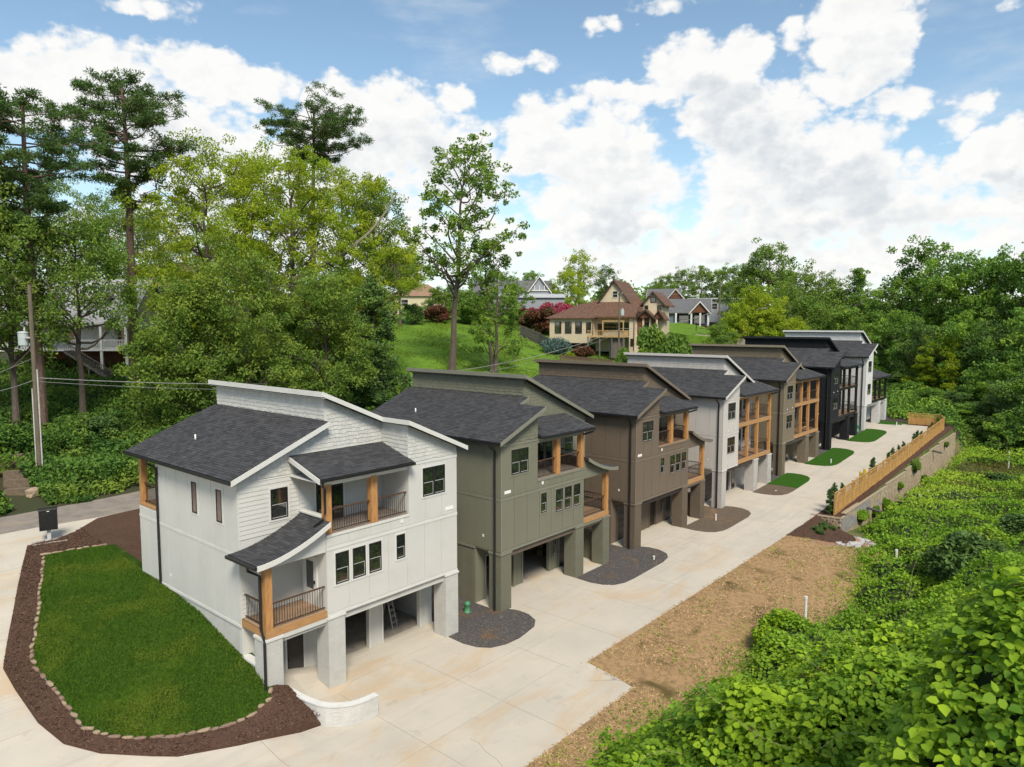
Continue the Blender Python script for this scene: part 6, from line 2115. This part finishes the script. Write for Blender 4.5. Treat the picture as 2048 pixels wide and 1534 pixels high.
# near bank: every leaf three leaflets on a stalk
X, Y = scatter(150000, 3.5, 30, -16, 14.5)
Xn, Yn = scatter(30000, 3.5, 13, -7, 9)
X, Y = np.concatenate([X, Xn]), np.concatenate([Y, Yn])
s = np.interp(X, YB[:, 0], YB[:, 1]) - Y
P = np.column_stack([X, Y, vines(X, Y)])
d = np.linalg.norm(P - np.array(CAMP), axis=1)
keep = (s > -.15) & seen(P) & (d < 31) & (rng.random(len(X)) < np.clip(1.35 - d / 34, .3, 1))
X, Y, P, d = X[keep], Y[keep], P[keep], d[keep]
N0 = vnormal(X, Y)
P = P + N0 * (rng.uniform(-.26, .16, len(X)) + .12 * (rng.random(len(X)) < .12))[:, None]
N = unit(N0 * .55 + np.array([0, 0, .75]) + rng.normal(size=P.shape) * .34)
patch_ = np.sin(X * .9 + 1.3 * np.sin(Y * .7)) * np.sin(Y * 1.1 + .8 * np.sin(X * .5))
size = .105 * rng.uniform(.5, 1.5, len(X)) * np.interp(d, [6, 13], [.78, 1.0]) * np.clip(1 + .25 * patch_, .7, 1.3)
A = unit(rng.normal(size=P.shape) + np.array([-.2, .5, -.2]))
A = unit(A - N * (A * N).sum(1, keepdims=True)); B = np.cross(N, A)
val = np.clip(rng.beta(1.3, 2.0, len(X)) + .25 * patch_ + .35 * (rng.random(len(X)) < .06), 0, .96)
val = np.where(rng.random(len(X)) < .004, 1.0, val)
VV, FF, LV, off = [], [], [], 0
for k, (fa, fb, sc) in enumerate(((1, 0, 1.12), (-.15, 1, .95), (-.15, -1, .95))):
    dirn = A * fa + B * fb
    n2 = unit(N + rng.normal(size=N.shape) * .2)
    v, f = leaflets(P + dirn * size[:, None] * .22, dirn, n2, size * sc, rng)
    VV.append(v); FF.append(f + off); off += len(v)
    LV.append(np.tile(np.where(val > .99, 1.0, np.clip(val + rng.uniform(-.08, .08, len(val)), 0, .96)), 2))
tag(link('kudzu', np_mesh('kudzu', np.concatenate(VV), np.concatenate(FF), LM['kudzu'], np.concatenate(LV), sm=True)), kind='stuff')
# tendrils
mbt = MB()
sel = rng.choice(np.where((d < 22) & (d > 9.5))[0], 45)
for q in sel:
    p = P[q].copy(); a = A[q] * rng.uniform(.06, .14); pts = [tuple(p)]
    for k in range(rng.integers(5, 12)):
        a = a + rng.normal(size=3) * .05 + np.array([0, 0, .02 - .009 * k]); p = p + a; pts.append(tuple(p))
    mbt.tube(pts, .0042, 3, cap=False)
mbt.build('kudzu_tendrils', mat('tendril', (.25, .22, .10), (.18, .16, .07), 3, rough=.8), None, kind='stuff', recalc=False)

# farther vines, smaller in the picture: one folded card per leaf
X, Y = scatter(310000, 24, 110, -22, 16.2)
s = np.interp(X, YB[:, 0], YB[:, 1]) - Y
P = np.column_stack([X, Y, vines(X, Y)])
d = np.linalg.norm(P - np.array(CAMP), axis=1)
dry = np.clip((X - 66) / 22, 0, 1) * np.clip(.55 + .5 * np.sin(X * .33 + Y * .2) + .3 * np.sin(Y * .7), 0, 1)
keep = (s > -.1) & seen(P) & (d > 27) & (rng.random(len(X)) < np.clip(1.5 - d / 75, .35, 1)) & (rng.random(len(X)) > dry)
X, Y, P, d = X[keep], Y[keep], P[keep], d[keep]
N0 = vnormal(X, Y)
P = P + N0 * rng.uniform(-.25, .14, len(X))[:, None]
patch_ = np.sin(X * .6 + 1.3 * np.sin(Y * .5)) * np.sin(Y * .8 + .8 * np.sin(X * .3))
V, F = leaf_cards(P, .20 * rng.uniform(.6, 1.3, len(P)) * np.clip(d / 45, .8, 1.25), .155, rng, 1.0)
tag(link('vine_cover', np_mesh('vine_cover', V, F, LM['vine'], np.clip(rng.beta(2, 2.4, len(P)) + .2 * patch_, 0, 1))), kind='stuff')

# dry weeds on the far slope and ragged weeds along the dirt
X, Y = scatter(120000, 58, 122, -20, 16.0)
dry = np.clip((X - 62) / 18, 0, 1) * np.clip(.6 + .5 * np.sin(X * .33 + Y * .2) + .3 * np.sin(Y * .7), .12, 1)
keep = rng.random(len(X)) < dry
X, Y = X[keep], Y[keep]
P = np.column_stack([X, Y, ground(X, Y, False) + rng.uniform(.05, .75, len(X)) * (.6 + .4 * np.sin(X * 1.1) * np.sin(Y * .9))])
V, F = leaf_cards(P, .55, .11, rng, .1, unit(rng.normal(size=P.shape) * (.45, .45, .2) + (0, 0, 1)))
tag(link('dry_weeds', np_mesh('dry_weeds', V, F, LM['weed'], rng.uniform(0, 1, len(P)))), kind='stuff')
X, Y = scatter(60000, 13, 58, 10.5, 18.0)
s = Y - np.interp(X, YB[:, 0], YB[:, 1])
edge_ = np.where(X < 25.6, 15.1, 17.95)
prob = np.exp(-np.maximum(s, 0) / .55) * 1.0 + .10 * np.clip(np.sin(X * .8 + Y) * np.sin(Y * 1.7 - X * .4), 0, 1) + .5 * (X < 24.5) * np.exp(-np.maximum(s, 0) / 1.0)
keep = (rng.random(len(X)) < prob) & (Y < edge_ - .08) & ~inside(np.column_stack([X, Y]), STRIP) & ~inside(np.column_stack([X, Y]), GRAVELPOLY) & (s > -.6)
X, Y = X[keep], Y[keep]
P = np.column_stack([X, Y, ground(X, Y, False) + rng.uniform(.01, .10, len(X))])
V, F = leaf_cards(P, .13 * rng.uniform(.5, 1.5, len(P)), .07, rng, .8)
tag(link('ragged_weeds', np_mesh('ragged_weeds', V, F, LM['vine'], rng.uniform(0, .7, len(P)))), kind='stuff')

# shrubs swallowed by vines
ARCH['vb'] = bush(77, 1.0, 1.5, 5200, .15, .36)
for (x, y, sx, sz, mt, lab) in ((34.0, 12.3, 1.75, 1.75, 'kudzu', 'round vine-covered bush standing on the bare dirt'), (46.8, 6.6, 2.6, 3.0, 'dark', 'dark vine-draped shrub in the slope at right'),
                                (60.5, 5.0, 2.2, 1.6, 'dark', 'small dark shrub in the pale vines at right'), (51.0, 8.2, 1.6, 1.3, 'kudzu', 'low leafy bush below the second white pipe'),
                                (78.0, 5.0, 2.6, 1.7, 'mid', 'bushy green clump among the dry weeds'), (86.5, 9.0, 1.8, 1.0, 'dark', 'small dark clump in the weeds below the block wall'),
                                (55.5, 1.0, 2.8, 2.4, 'vine', 'large pale green clump at the right edge of the slope')):
    plant(ARCH['vb'], 'vine_shrub', lab, 'shrub', (x, y, float(vines(np.array([x]), np.array([y]))[0]) - .5 if x > 36 else gz(x, y) - .05), LM[mt], x, (sx, sx, sz * .75), None, ('stem', 'foliage'))
for (x, z, sx, lab) in ((81.5, .2, .95, 'leafy bush growing out of the block wall face'), (70.0, -1.4, .8, 'vine clump at the foot of the block wall'), (66.5, -1.3, .7, 'vine climbing the near part of the block wall'),
                        (75.5, -.5, .55, 'weeds hanging on the middle of the block wall'), (97.5, .7, .5, 'small green tuft near the top of the block wall'), (85.5, -1.8, .8, 'dark bush at the foot of the block wall'), (62.2, -.9, .8, 'creeper at the near end of the block wall')):
    plant(ARCH['bush1'], 'wall_plant', lab, 'plant', (x, 15.95, z), LM['mid'] if x > 80 else LM['vine'], x, (sx, sx * .6, sx), None, ('stem', 'foliage'))

# undergrowth on the bank behind the alley
n = 170000
X = rng.uniform(-8, 68, n); Y = 49.9 + (rng.uniform(0, 1, n) ** 1.6) * 44
lim = np.interp(X, [-8, 30, 44, 52, 60, 68], [100, 98, 90, 68, 60, 56])
keep = (Y < lim + rng.normal(size=n)) & (Y > np.interp(X, [8, 12, 20], [50.0, 50.1, 50.75]) + .4 * np.sin(X * 1.1) + .3 * np.sin(X * 2.7))
keep &= ~((np.abs(X - 13.0) < .9) & (Y < 57))
X, Y = X[keep], Y[keep]
hgt = (.55 + .75 * np.clip(lumps(X * .8, Y * .8, 11) + .25, 0, 1.4)) * np.clip((Y - 50.2) / 1.6, .25, 1) * np.interp(X, [-8, 50, 68], [1.25, 1.1, .6])
P = np.column_stack([X, Y, ground(X, Y, False) + hgt * rng.uniform(.25, 1.05, len(X))])
V, F = leaf_cards(P, .36 * rng.uniform(.5, 1.3, len(P)), .21, rng, .9)
pv = .5 + .5 * np.sin(X * .45 + 1.2 * np.sin(Y * .4)) * np.sin(Y * .6)
LM['bank'] = leaf_mat('bank_leaf', (0.033, 0.088, 0.017), (0.135, 0.252, 0.040), (0.200, 0.289, 0.044), .3, big=.3)
tag(link('undergrowth', np_mesh('undergrowth', V, F, LM['bank'], np.clip(.6 * pv + rng.uniform(-.1, .45, len(P)), 0, 1))), kind='stuff')
BS = ((395, 900, 60, 3.2, 2.6, 'mid'), (700, 790, 78, 3.6, 3.0, 'dark'), (770, 800, 74, 3.0, 2.8, 'mid'), (640, 790, 74, 3.0, 2.4, 'dark'), (440, 860, 62, 2.8, 2.4, 'dark'), (330, 900, 57, 2.4, 2.0, 'mid'),
                                          (210, 880, 58, 2.6, 2.2, 'dark'), (130, 900, 54, 2.4, 2.0, 'mid'), (30, 870, 52, 2.8, 2.6, 'mid'), (240, 960, 51, 2.0, 1.6, 'mid'), (560, 830, 68, 3.0, 2.4, 'mid'), (150, 950, 50, 1.8, 1.3, 'dark'))
bord = ordered([(q[5], q[0]) for q in BS])
for k, (px, py, d, R, Hs, mt) in enumerate(BS):
    b = onhill(px, py, d)
    plant(ARCH['bush%d' % (k % 3)], 'bank_shrub', ('leafy green shrub' if mt == 'mid' else 'dark leafy shrub') + ' on the bank behind the alley, ' + bord[k] + ' of its kind from the left', 'shrub', b, LM['bank'] if mt == 'mid' else LM['dark'], k, (R * .65, R * .65, Hs * .65), 'shrubs on the bank behind the alley', ('stem', 'foliage'))

# lawn blades, bark chips
def fill(poly, n, f):
    q = np.array(poly); x, y = scatter(n, q[:, 0].min(), q[:, 0].max(), q[:, 1].min(), q[:, 1].max())
    k = inside(np.column_stack([x, y]), poly) & f(x, y)
    return x[k], y[k]


LM['blade'] = leaf_mat('grass_blade', (.042, .10, .007), (.078, .160, .012), (.12, .175, .016), .25, big=.4)
x, y = fill(LAWN, 90000, lambda x, y: x < 13.9)
P = np.column_stack([x, y, ground(x, y) + .075])
V, F = leaf_cards(P, .11, .03, rng, 0, unit(rng.normal(size=P.shape) * (.5, .5, .1) + (0, 0, .8)))
tag(link('lawn_blades', np_mesh('lawn_blades', V, F, LM['blade'], rng.uniform(0, 1, len(P)))), kind='stuff')
CHIP = mat('bark_chip', (.135, .08, .056), (.065, .04, .03), 8, rough=.95, attr=1.1, spec=.1)
x, y = fill(MULCH, 60000, lambda x, y: ~inside(np.column_stack([x, y]), LAWN) & ((x < 13.9) | (y < 24.7)))
x2, y2 = fill(STRIP, 16000, lambda x, y: x < 70)
x, y = np.concatenate([x, x2]), np.concatenate([y, y2])
P = np.column_stack([x, y, ground(x, y) + .075])
V, F = leaf_cards(P, .10 * rng.uniform(.5, 1.5, len(P)), .045, rng, 1.4)
tag(link('bark_chips', np_mesh('bark_chips', V, F, CHIP, rng.uniform(0, 1, len(P)))), kind='stuff')

# loose pale stones in the gravel beds
xs, ys = [], []
for i, (bed, gap) in enumerate(BEDS[:4]):
    a, b = fill(bed, 900, lambda x, y: (x < SPLIT4) | (x > 0) * (i < 3))
    a2, b2 = fill(gap, 500, lambda x, y: y < 32)
    xs += [a, a2]; ys += [b, b2]
x, y = np.concatenate(xs), np.concatenate(ys)
P = np.column_stack([x, y, ground(x, y, False) + .028])
V, F = leaf_cards(P, .05 * rng.uniform(.4, 1.8, len(P)), .04, rng, 2.5)
tag(link('gravel_stones', np_mesh('gravel_stones', V, F, mat('gravel_stone', (.24, .21, .18), (.12, .105, .1), 9, rough=.95, attr=1.3), rng.uniform(0, 1, len(P)))), kind='stuff')
# things standing in the first two open garages
for hx, lab1, lab2 in ((15.0, 'aluminium step ladder inside the white house garage', 'pile of cardboard boxes inside the white house garage'), (32.0, 'aluminium step ladder inside the green house garage', 'pile of cardboard boxes inside the green house garage')):
    t = thing('step_ladder', lab1, 'ladder', (hx + 7.4, YF + 3.2, .02), .4)
    for s_ in (-.25, .25):
        MB().tube([(s_, -.45, 0), (s_ * .7, 0, 2.1)], .03, 6).build('rail', GALV, t); MB().tube([(s_, .45, 0), (s_ * .7, 0, 2.1)], .025, 6).build('leg', GALV, t)
    for k in range(6):
        MB().box(-.24, .24, -.5 + k * .075, -.38 + k * .075, .3 + k * .3, .33 + k * .3).build('tread', GALV, t)
    t = thing('box_pile', lab2, 'boxes', (hx + 4.3, YF + 4.2, .02), .2)
    for k, (bx_, by_, bz_) in enumerate(((0, 0, 0), (.62, .1, 0), (.25, .05, .45))):
        MB().box(bx_ - .28, bx_ + .28, by_ - .22, by_ + .22, bz_, bz_ + .44).build('carton', mat('cardboard', (.28, .19, .11), (.22, .15, .09), 4, rough=.9), t, recalc=False)

# straw on the bare soil, spilling a little over the slab edge
x, y = scatter(52000, 16, 57, 10.8, 18.25)
e_ = np.where(x < 25.5, 15.25, 18.12)
k_ = (y < e_) & ~inside(np.column_stack([x, y]), STRIP) & ~inside(np.column_stack([x, y]), GRAVELPOLY) & (rng.random(len(x)) < .45 + .5 * np.sin(x * .7 + np.sin(y)) * np.sin(y * 1.3 + .4 * x))
x, y = x[k_], y[k_]
P = np.column_stack([x, y, ground(x, y, False) + np.where(y < e_[k_] - .2, .03, .035)])
V, F = leaf_cards(P, .16 * rng.uniform(.5, 1.6, len(P)), .028, rng, 2.2)
tag(link('straw', np_mesh('straw', V, F, mat('straw', (.50, .36, .19), (.34, .235, .12), 5, rough=.95, attr=.9), rng.uniform(0, 1, len(P)))), kind='stuff')
# porch chairs on the brown house
for n_, (cx_, cy_, rz_, lab) in enumerate(((HX[2] + 4.1, YF + .95, .5, 'dark porch chair left of the post on the brown house balcony'), (HX[2] + 6.1, YF + 1.1, -.4, 'dark porch chair right of the post on the brown house balcony'))):
    t = thing('porch_chair', lab, 'chair', (cx_, cy_, HZ[2] + 6.73), rz_, 'porch chairs on the brown house')
    MB().box(-.28, .28, -.26, .26, .38, .44).build('seat', BLKP, t); MB().box(-.28, .28, .22, .28, .44, .95).build('backrest', BLKP, t)
    for a in (-.26, .22):
        for b_ in (-.24, .22):
            MB().box(a, a + .04, b_, b_ + .04, 0, .38).build('leg', BLKP, t)
# lit lantern by the black house
LIT = bpy.data.materials.new('lantern_glow'); LIT.use_nodes = True
LIT.node_tree.nodes['Principled BSDF'].inputs['Emission Color'].default_value = (1, .62, .25, 1)
LIT.node_tree.nodes['Principled BSDF'].inputs['Emission Strength'].default_value = 6
t = thing('wall_lantern', 'small lit lantern on the side wall of the black house', 'lantern', (HX[5] - .06, YF + 2.6, HZ[5] + 2.2))
MB().lathe([(.05, 0), (.08, .02), (.08, .2), (.02, .26)], 10).build('lamp_glass', LIT, t); MB().box(-.03, .06, -.05, .05, .2, .3).build('bracket', BLACK, t)
